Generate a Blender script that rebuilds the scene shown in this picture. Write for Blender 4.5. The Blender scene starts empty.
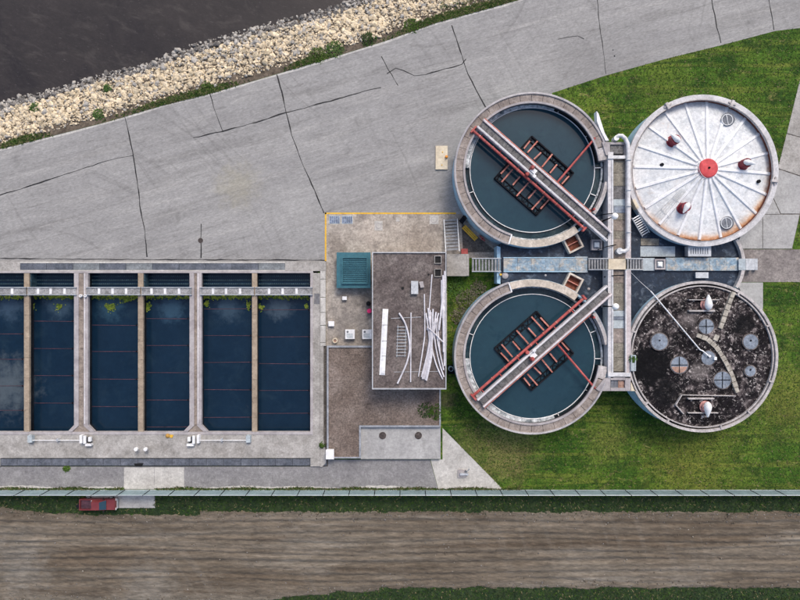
import bpy, bmesh, math, random
import numpy as np
from mathutils import Vector
from mathutils.geometry import tessellate_polygon
R = math.radians
random.seed(7); rng = np.random.default_rng(7)
scn = bpy.context.scene
COL = scn.collection

# ------------------------------------------------------------------ camera, light, exposure
H = 68.0          # flying height of the drone above the yard (m)
S = 0.125         # metres per photo pixel at ground level
cam = bpy.data.cameras.new('camera'); cam.sensor_width = 36.0; cam.lens = 36.0 * H / (800 * S)
cam.clip_start = 0.5; cam.clip_end = 5000
co = bpy.data.objects.new('camera', cam); co.location = (0, 0, H); COL.objects.link(co); scn.camera = co

SUN_EL, SUN_AZ = R(50), R(20)      # azimuth from +Y towards +X
w = bpy.data.worlds.new('World'); scn.world = w; w.use_nodes = True
nt = w.node_tree; bg = nt.nodes['Background']
sky = nt.nodes.new('ShaderNodeTexSky'); sky.sky_type = 'NISHITA'; sky.sun_disc = False
sky.sun_elevation = SUN_EL; sky.sun_rotation = SUN_AZ
sky.air_density = 1.0; sky.dust_density = 4.0; sky.ozone_density = 0.9
nt.links.new(sky.outputs[0], bg.inputs[0]); bg.inputs[1].default_value = 0.15
sl = bpy.data.lights.new('sun', 'SUN'); sl.energy = 1.2; sl.angle = R(20); sl.color = (1.0, 0.93, 0.84)
so = bpy.data.objects.new('sun', sl); COL.objects.link(so)
d = Vector((math.sin(SUN_AZ) * math.cos(SUN_EL), math.cos(SUN_AZ) * math.cos(SUN_EL), math.sin(SUN_EL)))
so.rotation_euler = d.to_track_quat('Z', 'Y').to_euler(); so.location = (20, 40, 60)
scn.view_settings.view_transform = 'Standard'; scn.view_settings.look = 'None'
scn.view_settings.exposure = 0.42; scn.view_settings.gamma = 1.0

# ------------------------------------------------------------------ plan coordinates -> metres
def W(px, py, z=0.0):
    k = S * (H - z) / H
    return ((px - 400) * k, (300 - py) * k)
def LN(n, z=0.0): return n * S * (H - z) / H

# ------------------------------------------------------------------ materials
MATS = {}
T = W
def M(name, cols, scale=0.6, rough=0.85, fine=0.25, fscale=9.0, stains=(), spots=(), bump=0.15, bscale=14.0,
      stretch=(1, 1, 1), rot=0.0, metal=0.0, ior=1.45, spec=0.35, detail=7.0, rings=(), contrast=(0.36, 0.64), grime=1.0, arcs=()):
    """cols: colours across a broad noise. stains: (colour, scale, lo, hi, amount[, stretch]).
    spots: (x, y, radius, colour, amount, softness) one stain or painted reflection with its own place. rings: (x, y, r0, r1, colour, amount)."""
    m = bpy.data.materials.new(name); m.use_nodes = True; MATS[name] = m
    t = m.node_tree; N = t.nodes; K = t.links; b = N['Principled BSDF']
    geo = N.new('ShaderNodeNewGeometry')
    def mapped(st, ro=rot):
        mp = N.new('ShaderNodeMapping'); mp.vector_type = 'TEXTURE'; mp.inputs['Scale'].default_value = tuple(1 / q for q in st); mp.inputs['Rotation'].default_value = (0, 0, ro)
        K.new(geo.outputs['Position'], mp.inputs['Vector']); return mp.outputs[0]
    base = mapped(stretch)
    def noise(vec, sc, det=detail, ro=0.6, dist=0.0):
        n = N.new('ShaderNodeTexNoise'); n.inputs['Scale'].default_value = sc; n.inputs['Detail'].default_value = det
        n.inputs['Roughness'].default_value = ro; n.inputs['Distortion'].default_value = dist
        K.new(vec, n.inputs['Vector']); return n.outputs['Fac']
    def rampf(f, lo, hi):
        r = N.new('ShaderNodeMapRange'); r.inputs['From Min'].default_value = lo; r.inputs['From Max'].default_value = hi
        r.interpolation_type = 'SMOOTHSTEP'; K.new(f, r.inputs['Value']); return r.outputs[0]
    def mix(f, a, bb, mode='MIX'):
        x = N.new('ShaderNodeMix'); x.data_type = 'RGBA'; x.blend_type = mode
        if isinstance(f, float): x.inputs[0].default_value = f
        else: K.new(f, x.inputs[0])
        for sock, val in ((x.inputs[6], a), (x.inputs[7], bb)):
            if isinstance(val, tuple): sock.default_value = (*val, 1)
            else: K.new(val, sock)
        return x.outputs[2]
    def mul(a, k):
        x = N.new('ShaderNodeMath'); x.operation = 'MULTIPLY'; K.new(a, x.inputs[0])
        if isinstance(k, (int, float)): x.inputs[1].default_value = k
        else: K.new(k, x.inputs[1])
        return x.outputs[0]
    cr = N.new('ShaderNodeValToRGB'); el = cr.color_ramp.elements
    lo, hi = contrast
    for i, c in enumerate(cols):
        p = lo + (hi - lo) * i / max(1, len(cols) - 1)
        e = el[i] if i < 2 else el.new(p)
        e.position = p; e.color = (*c, 1)
    if len(cols) == 1: el[1].color = (*cols[0], 1)
    K.new(noise(base, scale), cr.inputs[0]); c = cr.outputs[0]
    for s in stains:
        col, sc, l, h, am = s[:5]; st = s[5] if len(s) > 5 else (1, 1, 1)
        f = mul(rampf(noise(mapped(st), sc, 8.0, 0.65, 0.6), l, h), am)
        c = mix(f, c, col)
    def dist_from(x, y, wob=0.6, sc=0.5):
        vm = N.new('ShaderNodeVectorMath'); vm.operation = 'SUBTRACT'; K.new(geo.outputs['Position'], vm.inputs[0]); vm.inputs[1].default_value = (x, y, 0)
        sp = N.new('ShaderNodeVectorMath'); sp.operation = 'MULTIPLY'; K.new(vm.outputs[0], sp.inputs[0]); sp.inputs[1].default_value = (1, 1, 0)
        ln = N.new('ShaderNodeVectorMath'); ln.operation = 'LENGTH'; K.new(sp.outputs[0], ln.inputs[0])
        ad = N.new('ShaderNodeMath'); ad.operation = 'MULTIPLY_ADD'; K.new(noise(geo.outputs['Position'], sc, 8.0, 0.7), ad.inputs[0])
        ad.inputs[1].default_value = wob * 2; K.new(ln.outputs['Value'], ad.inputs[2])
        sb = N.new('ShaderNodeMath'); sb.operation = 'SUBTRACT'; K.new(ad.outputs[0], sb.inputs[0]); sb.inputs[1].default_value = wob
        return sb.outputs[0]
    for (x, y, fq, col, am, lo_, hi_) in arcs:       # faint curved wheel marks round one turning point
        cx_ = N.new('ShaderNodeCombineXYZ'); K.new(dist_from(x, y, .5, .12), cx_.inputs[0])
        f = rampf(noise(cx_.outputs[0], fq, 3.0, .6), lo_, hi_)
        f = mul(mul(f, rampf(noise(geo.outputs['Position'], .09, 2.0), .42, .62)), am); c = mix(f, c, col)
    for (x, y, rad, col, am, soft) in spots:
        f = mul(rampf(dist_from(x, y, rad * 0.9, 0.9), rad, rad * (1 - soft)), am)
        c = mix(f, c, col)
    for (x, y, r0, r1, col, am) in rings:
        f = mul(rampf(dist_from(x, y, 0.7, 0.8), r0, r1), am); c = mix(f, c, col)
    if fine:
        for sc_, am_ in ((fscale * .55, min(.6, fine * 1.7)), (2.3, grime * min(.30, fine * 1.6)), (.75, grime * min(.22, fine * 1.2))):
            fn = noise(base, sc_, 7.0, 0.72)
            r = N.new('ShaderNodeMapRange'); r.inputs['From Min'].default_value = 0.3; r.inputs['From Max'].default_value = 0.7
            r.inputs['To Min'].default_value = 1 - am_; r.inputs['To Max'].default_value = 1 + am_; K.new(fn, r.inputs['Value'])
            vv = N.new('ShaderNodeVectorMath'); vv.operation = 'SCALE'; K.new(c, vv.inputs[0]); K.new(r.outputs[0], vv.inputs['Scale'])
            c = vv.outputs[0]
    K.new(c, b.inputs['Base Color'])
    b.inputs['Roughness'].default_value = rough; b.inputs['Metallic'].default_value = metal
    b.inputs['IOR'].default_value = ior; b.inputs['Specular IOR Level'].default_value = spec
    if bump:
        bp = N.new('ShaderNodeBump'); bp.inputs['Strength'].default_value = bump; bp.inputs['Distance'].default_value = 0.05
        K.new(noise(base, bscale, 5.0), bp.inputs['Height']); K.new(bp.outputs[0], b.inputs['Normal'])
    return m

M('asphalt', [(.245, .24, .236), (.275, .27, .265), (.30, .294, .286)], .14, .9, .15, 9, grime=.5, stretch=(.5, 1.2, 1), rot=R(15),
  stains=[((.175, .17, .164), .5, .50, .66, .45, (.12, 1.1, 1)), ((.36, .35, .335), .8, .52, .68, .5, (.07, 1.2, 1)), ((.15, .145, .14), 2.4, .56, .70, .5, (.05, 1, 1)), ((.39, .38, .365), 1.6, .60, .74, .45, (.2, 1, 1)),
          ((.13, .125, .12), .35, .58, .72, .4)],
  arcs=[(*T(40, 330), .9, (.165, .16, .156), .4, .52, .64), (*T(40, 330), 1.6, (.37, .36, .345), .35, .55, .66), (*T(420, -40), .8, (.16, .155, .15), .5, .55, .66)],
  spots=[(*T(238, 185), 4.0, (.30, .28, .215), .55, .9), (*T(440, 230), 4, (.13, .127, .124), .55, .9), (*T(300, 215), 6, (.33, .325, .315), .5, .9), (*T(585, 60), 7, (.20, .195, .19), .35, .9)])
M('old_asphalt', [(.19, .185, .19), (.24, .235, .235)], .4, .9, .15, 10, stains=[((.36, .34, .32), .9, .6, .75, .5), ((.12, .12, .12), .7, .6, .75, .4)])
M('brown_asphalt', [(.17, .15, .145), (.25, .225, .21)], .5, .9, .22, 8, stains=[((.36, .33, .30), .6, .55, .72, .5), ((.10, .09, .09), 1.1, .6, .75, .4)])
M('concrete', [(.27, .255, .235), (.33, .315, .295), (.38, .36, .34)], .45, .88, .14, 9,
  stains=[((.20, .18, .16), .7, .56, .72, .55), ((.50, .485, .46), .8, .6, .74, .5), ((.14, .125, .11), 2.4, .64, .74, .4)])
M('stained_concrete', [(.28, .245, .21), (.38, .34, .295), (.24, .21, .185)], .35, .88, .18, 8,
  spots=[(*T(350, 325), 4.5, (.16, .145, .135), .65, .9), (*T(336, 244), 2.6, (.17, .14, .115), .55, .9), (*T(420, 240), 3.5, (.20, .165, .135), .5, .9), (*T(370, 232), 2.5, (.47, .41, .35), .5, .9), (*T(366, 300), 2.2, (.10, .09, .085), .6, .8)],
  stains=[((.16, .14, .125), .55, .52, .68, .65), ((.48, .43, .37), .9, .58, .72, .6), ((.09, .08, .075), 1.9, .63, .74, .45)])
M('pale_concrete', [(.40, .385, .36), (.50, .485, .455)], .5, .88, .12, 9, stains=[((.25, .23, .20), .9, .58, .74, .5), ((.18, .16, .14), 3, .64, .76, .35)])
M('grey_slab', [(.32, .315, .31), (.39, .385, .375)], .4, .88, .1, 9, stains=[((.25, .245, .235), .5, .52, .7, .55), ((.48, .47, .455), 1.1, .62, .75, .4)])
M('coping', [(.30, .275, .28), (.41, .385, .385)], .9, .8, .08, 9, stains=[((.25, .22, .20), 1.5, .6, .75, .5)])
M('brown_walk', [(.20, .165, .14), (.29, .245, .21)], .9, .9, .2, 9, stains=[((.11, .09, .08), 1.6, .56, .72, .5)])
M('tan_beam', [(.27, .215, .16), (.35, .285, .215)], .8, .85, .12, 8, stains=[((.15, .11, .08), 1.8, .56, .72, .6), ((.45, .40, .34), 1.3, .62, .74, .4)])
M('wet_wall', [(.008, .010, .014), (.02, .022, .026)], .8, .5, .2, 6)
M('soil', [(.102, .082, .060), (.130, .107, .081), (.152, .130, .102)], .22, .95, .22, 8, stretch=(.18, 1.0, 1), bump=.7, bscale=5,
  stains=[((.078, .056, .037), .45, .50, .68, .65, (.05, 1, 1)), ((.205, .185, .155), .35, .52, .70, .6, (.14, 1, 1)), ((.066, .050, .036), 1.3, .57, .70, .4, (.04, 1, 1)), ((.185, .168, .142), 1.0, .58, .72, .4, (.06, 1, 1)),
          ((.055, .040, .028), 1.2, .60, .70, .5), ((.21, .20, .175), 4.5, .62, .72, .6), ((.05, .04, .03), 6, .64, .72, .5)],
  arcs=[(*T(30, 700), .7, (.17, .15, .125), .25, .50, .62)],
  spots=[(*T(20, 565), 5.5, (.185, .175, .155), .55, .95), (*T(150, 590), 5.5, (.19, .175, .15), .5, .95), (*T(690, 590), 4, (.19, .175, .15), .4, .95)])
M('lawn', [(.024, .072, .005), (.050, .110, .009), (.088, .142, .016)], .22, .95, .35, 7, bump=.6, bscale=9,
  stains=[((.15, .165, .028), .6, .50, .62, .55, (.07, 1.5, 1)), ((.011, .036, .004), .5, .50, .62, .8), ((.23, .19, .075), 1.0, .57, .68, .6, (.6, 1, 1)), ((.013, .045, .004), 1.1, .51, .60, .7, (.06, 1.3, 1)), ((.24, .20, .10), 3.0, .60, .70, .55), ((.10, .145, .015), 1.8, .56, .64, .5)],
  spots=[(*T(505, 450), 6.0, (.22, .175, .07), .6, .95), (*T(690, 465), 9, (.17, .165, .03), .5, .95), (*T(610, 440), 4, (.14, .14, .033), .5, .9), (*T(470, 440), 3, (.13, .12, .04), .5, .9), (*T(660, 85), 5, (.09, .125, .017), .45, .9), (*T(785, 400), 7, (.17, .165, .033), .5, .95),
         (*T(448, 400), 1.6, (.09, .075, .045), .6, .8), (*T(640, 410), 2.0, (.014, .04, .005), .6, .9)])
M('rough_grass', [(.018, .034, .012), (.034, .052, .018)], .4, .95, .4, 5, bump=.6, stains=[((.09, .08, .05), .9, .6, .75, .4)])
M('blade_light', [(.095, .135, .018)], 1, .8, .3, 3, bump=0); M('blade_mid', [(.046, .092, .008)], 1, .8, .3, 3, bump=0)
M('blade_dark', [(.020, .052, .005)], 1, .8, .3, 3, bump=0); M('blade_dry', [(.17, .145, .075)], 1, .8, .3, 3, bump=0)
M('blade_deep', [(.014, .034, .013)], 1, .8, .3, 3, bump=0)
M('leaf_green', [(.03, .085, .012), (.07, .14, .02)], 2.5, .7, .3, 6, bump=0)
M('leaf_dry', [(.085, .08, .05), (.16, .145, .105)], 2.5, .8, .3, 6, bump=0)
M('bank_soil', [(.075, .06, .045), (.13, .105, .08)], .8, .95, .3, 6, bump=.5)
M('stone_cream', [(.56, .46, .31), (.68, .575, .42)], 1.6, .9, .2, 7); M('stone_tan', [(.42, .35, .24), (.54, .46, .335)], 1.6, .9, .2, 7)
M('stone_grey', [(.30, .28, .25), (.44, .415, .375)], 1.6, .9, .2, 7); M('stone_clod', [(.20, .18, .15), (.26, .235, .2)], 1.6, .9, .2, 7)
M('stone_dark', [(.10, .095, .09), (.2, .185, .17)], 1.6, .9, .2, 7)
M('river_water', [(.030, .026, .025), (.040, .034, .032)], .12, .16, .06, 3, bump=.12, bscale=1.6, ior=1.33, spec=.5, stretch=(1, 1.6, 1), rot=R(-20),
  stains=[((.080, .070, .063), .30, .50, .72, .5, (1, 2.2, 1)), ((.022, .019, .020), .15, .50, .68, .6), ((.14, .125, .115), 3.4, .60, .70, .4, (.6, 1.8, 1))])
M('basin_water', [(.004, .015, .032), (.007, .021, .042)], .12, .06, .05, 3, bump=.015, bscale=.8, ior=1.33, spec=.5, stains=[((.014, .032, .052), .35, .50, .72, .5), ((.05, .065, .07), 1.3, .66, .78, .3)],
  spots=[(*T(6, 385, -.95), 5.0, (.075, .095, .11), .85, .9), (*T(60, 304, -.95), 2.6, (.05, .085, .12), .6, .8), (*T(110, 305, -.95), 2.6, (.03, .075, .11), .6, .8), (*T(228, 307, -.95), 2.4, (.05, .085, .12), .6, .8), (*T(280, 308, -.95), 2.2, (.07, .10, .13), .6, .8), (*T(172, 308, -.95), 2.4, (.04, .085, .13), .6, .8), (*T(10, 305, -.95), 2.4, (.05, .085, .13), .6, .8)])  # first spot paints a pale cloud reflection into the leftmost basin's water
M('clarifier_water', [(.013, .039, .058), (.018, .046, .065)], .1, .06, .03, 3, bump=.02, bscale=.8, ior=1.33, spec=.5, stains=[((.020, .056, .074), .28, .48, .70, .6), ((.004, .024, .040), .4, .54, .7, .5), ((.07, .10, .105), 1.5, .66, .76, .4)])
M('launder_water', [(.006, .02, .03), (.016, .038, .05), (.04, .062, .07)], .5, .1, .2, 5, bump=.04, ior=1.33, spec=.5)
M('crust', [(.28, .31, .33), (.55, .58, .60), (.15, .18, .2)], .9, .8, .3, 5, bump=.5, stains=[((.04, .05, .06), 2.2, .55, .66, .7)])
M('blue_wall', [(.30, .47, .60), (.40, .57, .68)], .6, .75, .1, 6, stains=[((.52, .56, .58), .9, .6, .75, .5), ((.16, .22, .27), 1.8, .62, .76, .4)])
M('ring_walk', [(.22, .185, .165), (.31, .27, .245)], .8, .9, .18, 9, stains=[((.14, .115, .10), 1.6, .58, .72, .5), ((.42, .385, .36), 1.1, .62, .75, .4)])
M('ring_beige', [(.44, .385, .32), (.56, .50, .43)], .8, .85, .15, 8, stains=[((.26, .21, .17), 1.5, .58, .72, .5)])
M('white_paint', [(.68, .68, .69), (.80, .80, .80)], .9, .5, .06, 6, bump=.03, stains=[((.48, .44, .41), 1.8, .62, .78, .4)])
M('beam_white', [(.50, .48, .49), (.62, .60, .61)], .7, .6, .1, 6, stains=[((.36, .30, .29), 2.0, .56, .72, .5)])
M('pink_white', [(.48, .40, .405), (.60, .53, .54)], .7, .55, .1, 6, stains=[((.45, .22, .20), 2.0, .58, .74, .6)])
M('pinkish_wall', [(.42, .37, .37), (.52, .47, .47)], .7, .75, .12, 6, stains=[((.30, .25, .24), 2.0, .56, .72, .5)])
M('red_paint', [(.32, .055, .05), (.42, .10, .09)], .9, .5, .14, 6, bump=.05, stains=[((.25, .05, .04), 2, .58, .74, .5), ((.60, .30, .28), 2.2, .60, .74, .5)])
M('cap_red', [(.48, .045, .055), (.56, .08, .085)], .7, .6, .12, 6)
M('salmon', [(.36, .17, .15), (.50, .30, .28)], 1.4, .8, .2, 6, stains=[((.12, .06, .055), 2.2, .54, .7, .6)])
M('crimson', [(.16, .018, .03), (.24, .03, .045)], .9, .6, .14, 6)
M('faded_red', [(.40, .13, .095), (.52, .23, .185)], .9, .7, .2, 6, stains=[((.18, .06, .045), 2.5, .58, .74, .6)])
M('dull_red', [(.055, .028, .04), (.10, .045, .06)], .9, .6, .2, 5)
M('dark_steel', [(.007, .008, .011), (.016, .016, .020)], .9, .85, .2, 6, spec=.1)
M('catwalk_grating', [(.22, .22, .225), (.33, .33, .335)], 1.2, .6, .35, 12, stains=[((.10, .10, .10), 2, .52, .66, .6)])
M('grating', [(.10, .098, .10), (.17, .165, .165)], 1.2, .7, .35, 12, stains=[((.05, .047, .045), 2, .50, .65, .6)])
M('grating_olive', [(.17, .155, .125), (.25, .23, .19)], .9, .75, .28, 12, stains=[((.09, .075, .055), 1.3, .55, .7, .6)])
M('pale_plate', [(.33, .38, .41), (.43, .48, .50)], .9, .7, .12, 8, stains=[((.2, .22, .23), 1.7, .58, .72, .5)])
M('tread_grey', [(.20, .205, .215), (.27, .275, .285)], 1.2, .6, .2, 8)
M('galvanised', [(.42, .44, .46), (.55, .57, .59)], 1.2, .45, .1, 8, metal=.35)
M('membrane', [(.009, .017, .033), (.018, .032, .056)], .5, .45, .25, 7, stains=[((.15, .19, .24), .8, .52, .68, .55), ((.006, .010, .018), .5, .5, .7, .6), ((.28, .30, .33), 2.4, .61, .71, .6)])
M('flaked_blue', [(.17, .25, .32), (.26, .33, .38), (.38, .36, .32)], .9, .8, .2, 7, contrast=(.40, .60), stains=[((.46, .42, .36), 1.7, .53, .63, .7), ((.20, .29, .37), 2.2, .56, .66, .7), ((.12, .14, .16), 3, .6, .7, .5)])
M('beige_paint', [(.55, .47, .35), (.64, .57, .44)], .8, .7, .08, 7)
gc = T(372 + 37, 320, 4.2)
M('roof_gravel', [(.095, .078, .074), (.135, .113, .106), (.17, .147, .136)], .3, .95, .5, 9, bump=.7, bscale=9, contrast=(.38, .62),
  stains=[((.075, .062, .065), .3, .5, .72, .55), ((.34, .31, .28), 6, .66, .76, .55), ((.03, .026, .026), 6.5, .66, .78, .6)])
M('low_gravel', [(.13, .10, .084), (.17, .135, .115), (.21, .172, .15)], .3, .95, .45, 9, bump=.7, bscale=9,
  stains=[((.10, .08, .068), .4, .5, .7, .6), ((.36, .31, .27), 6, .66, .76, .5), ((.05, .04, .035), 6.5, .66, .78, .5)])
M('parapet_metal', [(.36, .37, .39), (.46, .47, .49)], 1, .5, .1, 8, metal=.2)
M('blue_parapet', [(.22, .235, .26), (.33, .345, .375)], 1, .6, .15, 8)
M('teal_metal', [(.030, .115, .15), (.042, .14, .175)], .7, .5, .1, 8, bump=.03, stains=[((.07, .20, .24), 1.6, .62, .76, .4)])
M('yellow_paint', [(.60, .34, .035), (.68, .42, .05)], 1, .7, .1, 8, stains=[((.4, .33, .25), 2.5, .6, .72, .6)])
M('tar', [(.012, .012, .013), (.024, .024, .026)], 1.5, .7, .2, 8)
M('black', [(.006, .006, .007)], 1, .7, 0, bump=0)
M('blue_grate', [(.10, .13, .20), (.20, .24, .32)], 3, .6, .3, 9)
wx, wy = T(699, 167, 3.6)
M('white_cover', [(.55, .57, .585), (.63, .645, .65), (.70, .71, .71)], .45, .6, .10, 6, bump=.05,
  stains=[((.38, .42, .45), 1.0, .48, .66, .5), ((.32, .33, .34), 3.2, .59, .69, .55), ((.52, .44, .38), .9, .58, .72, .5), ((.76, .77, .78), 2.0, .56, .66, .6)],
  rings=[(*T(701, 165.5, 3.3), 7.75, 8.75, (.62, .44, .30), .7), (*T(700.8, 165, 3.3), 8.25, 8.95, (.48, .21, .075), .85), (*T(700.6, 165, 3.3), 8.75, 9.1, (.12, .04, .025), .7)])
M('white_rib', [(.70, .71, .72), (.78, .785, .79)], .9, .5, .08, 6, bump=.02, stains=[((.52, .50, .48), 1.6, .58, .74, .4)])
M('old_white', [(.52, .52, .53), (.64, .64, .645)], .9, .55, .1, 6, stains=[((.36, .33, .31), 1.6, .56, .72, .5)])
M('inner_rust', [(.12, .045, .035), (.22, .08, .05)], .9, .85, .2, 6)
dx, dy = T(702, 357, 3.6)
M('dark_cover', [(.008, .007, .008), (.022, .018, .020), (.075, .062, .062)], .6, .85, .35, 6, bump=.4, bscale=8, contrast=(.42, .60), spec=.15,
  stains=[((.22, .19, .185), 1.2, .52, .63, .8), ((.46, .42, .40), 2.8, .56, .63, .85), ((.006, .005, .006), .38, .49, .58, .95), ((.010, .008, .010), 1.5, .51, .59, .92), ((.44, .41, .39), 4.2, .61, .67, .75)],
  spots=[(*T(652, 366, 3.6), 2.9, (.004, .004, .005), .97, .35), (*T(745, 325, 3.6), 1.6, (.005, .005, .006), .9, .4), (*T(666, 392, 3.6), 2.2, (.006, .006, .007), .9, .4), (*T(690, 320, 3.6), 1.5, (.20, .175, .17), .5, .8), (*T(700, 372, 3.6), 1.6, (.24, .21, .20), .5, .8)])
M('tank_rim', [(.36, .335, .325), (.48, .45, .44)], .9, .85, .15, 8, stains=[((.20, .17, .16), 1.8, .57, .72, .6), ((.60, .58, .57), 1.3, .62, .75, .4)])
M('rim_white', [(.46, .45, .46), (.56, .55, .555)], .9, .7, .12, 8, stains=[((.38, .33, .31), 1.8, .6, .74, .5)])
M('hatch_blue', [(.15, .18, .225), (.23, .265, .315)], 1.2, .7, .2, 8, stains=[((.10, .11, .13), 1.6, .54, .68, .6), ((.42, .38, .36), 2.4, .6, .7, .6)])
M('old_curb', [(.05, .042, .042), (.22, .19, .18)], 1.2, .9, .3, 6)
M('hatch_dark', [(.10, .11, .13), (.17, .18, .20)], 1.5, .6, .2, 8)
M('hatch_orange', [(.30, .17, .13), (.40, .27, .21)], 1.2, .7, .2, 8)
M('stepping_stone', [(.30, .275, .235), (.42, .39, .335)], .9, .9, .18, 7)
M('manhole', [(.045, .035, .033), (.08, .065, .06)], 2, .7, .3, 9)
M('pvc', [(.50, .485, .52), (.66, .645, .675)], .8, .5, .08, 6, bump=.02, stains=[((.42, .39, .40), 2.2, .54, .7, .6)])
M('slat', [(.22, .30, .33), (.28, .37, .40)], .4, .6, .1, 6, bump=0)
M('fence_steel', [(.48, .53, .54), (.6, .64, .65)], .8, .4, .05, 6, metal=.3, bump=0)
M('truck_red', [(.15, .028, .032), (.20, .045, .045)], .8, .3, .03, 6, bump=0, spec=.6)
M('truck_glass', [(.02, .05, .075)], 1, .06, 0, bump=0, spec=.8); M('rubber', [(.015, .015, .016)], 1, .8, 0, bump=0)
M('ochre', [(.42, .24, .06)], 1, .8, .2, bump=.2); M('orange', [(.70, .26, .03)], 1, .5, .1, bump=0); M('hot_pink', [(.72, .03, .16)], 1, .5, .1, bump=0); M('lamp_glass', [(.86, .86, .84)], 1, .25, 0, bump=0)
M('algae', [(.045, .085, .010), (.13, .18, .018), (.24, .28, .045)], 2, .8, .3, 8, bump=.2)
M('weir_teal', [(.02, .05, .07), (.045, .085, .11)], 1.6, .6, .3, 8)
M('box_brown', [(.13, .04, .022), (.20, .07, .045)], 1.4, .8, .3, 7)
M('trench_plate', [(.075, .085, .105), (.125, .135, .16)], .9, .6, .2, 9, stains=[((.25, .26, .27), 1.5, .62, .75, .4), ((.04, .045, .055), .8, .55, .7, .5)])
M('trench_plate_pale', [(.14, .155, .165), (.2, .215, .225)], .9, .6, .2, 9)
M('dark_gravel', [(.085, .075, .068), (.15, .135, .12)], .8, .95, .5, 9, bump=.6)

# ------------------------------------------------------------------ mesh helpers
class MB:
    def __init__(s): s.v = []; s.f = []; s.mi = []; s.cur = 0
    def add(s, vs, fs):
        o = len(s.v); s.v += [tuple(p) for p in vs]; s.f += [tuple(i + o for i in q) for q in fs]; s.mi += [s.cur] * len(fs); return s
    def prism(s, pts, z0, z1):                       # metres
        n = len(pts)
        vs = [(x, y, z0) for x, y in pts] + [(x, y, z1) for x, y in pts]
        fs = [tuple(range(n))[::-1], tuple(range(n, 2 * n))] + [(i, (i + 1) % n, n + (i + 1) % n, n + i) for i in range(n)]
        return s.add(vs, fs)
    def poly(s, px, z0, z1): return s.prism([W(x, y, z1) for x, y in px], z0, z1)
    def rect(s, x0, y0, x1, y1, z0, z1): return s.poly([(x0, y1), (x1, y1), (x1, y0), (x0, y0)], z0, z1)
    def bar(s, p, q, wd, z0, z1, shift=0.0):        # plan points, width and sideways shift in px
        dx, dy = q[0] - p[0], q[1] - p[1]; l = math.hypot(dx, dy); nx, ny = -dy / l, dx / l
        a, b = shift + wd / 2, shift - wd / 2
        return s.poly([(p[0] + nx * a, p[1] + ny * a), (q[0] + nx * a, q[1] + ny * a), (q[0] + nx * b, q[1] + ny * b), (p[0] + nx * b, p[1] + ny * b)], z0, z1)
    def ring(s, c, r0, r1, z0, z1, a0=0, a1=360, n=72, my=1):
        full = abs(a1 - a0) >= 360; n = max(3, int(n * abs(a1 - a0) / 360)); k = n if full else n + 1
        vs = []
        for i in range(k):
            a = R(a0 + (a1 - a0) * i / n)
            for r in (r0, r1):
                x, y = W(c[0] + r * math.cos(a), c[1] + my * r * math.sin(a), z1)
                vs += [(x, y, z0), (x, y, z1)]
        fs = []
        for i in range(n):
            a, b = 4 * i, 4 * ((i + 1) % k)
            fs += [(a, b, b + 1, a + 1), (a + 2, a + 3, b + 3, b + 2), (a + 1, b + 1, b + 3, a + 3), (a, a + 2, b + 2, b)]
        if not full: e = 4 * n; fs += [(0, 1, 3, 2), (e, e + 2, e + 3, e + 1)]
        return s.add(vs, fs)
    def disc(s, c, r, z0, z1, n=24): return s.poly([(c[0] + r * math.cos(2 * math.pi * i / n), c[1] + r * math.sin(2 * math.pi * i / n)) for i in range(n)], z0, z1)
    def lathe(s, c, prof, n=20):                     # c metres, prof (r, z) in metres bottom to top
        vs = []; fs = []
        for r, z in prof: vs += [(c[0] + r * math.cos(2 * math.pi * i / n), c[1] + r * math.sin(2 * math.pi * i / n), z) for i in range(n)]
        for j in range(len(prof) - 1):
            fs += [(j * n + i, j * n + (i + 1) % n, (j + 1) * n + (i + 1) % n, (j + 1) * n + i) for i in range(n)]
        fs += [tuple(range(n))[::-1], tuple(range((len(prof) - 1) * n, len(prof) * n))]
        return s.add(vs, fs)
    def tube(s, pts, r, n=8):                        # metres; r number or list
        P = [Vector(p) for p in pts]; m = len(P); vs = []; fs = []
        up = Vector((0, 0, 1))
        for i, p in enumerate(P):
            t = (P[min(i + 1, m - 1)] - P[max(i - 1, 0)]).normalized()
            a = t.cross(up if abs(t.z) < .9 else Vector((1, 0, 0))).normalized(); b = t.cross(a)
            rr = r[i] if isinstance(r, (list, tuple)) else r
            vs += [p + (a * math.cos(2 * math.pi * k / n) + b * math.sin(2 * math.pi * k / n)) * rr for k in range(n)]
        for j in range(m - 1): fs += [(j * n + k, j * n + (k + 1) % n, (j + 1) * n + (k + 1) % n, (j + 1) * n + k) for k in range(n)]
        fs += [tuple(range(n))[::-1], tuple(range((m - 1) * n, m * n))]
        return s.add(vs, fs)
    def ptube(s, pts, r, n=8): return s.tube([(*W(x, y, z), z) for x, y, z in pts], r, n)

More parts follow.
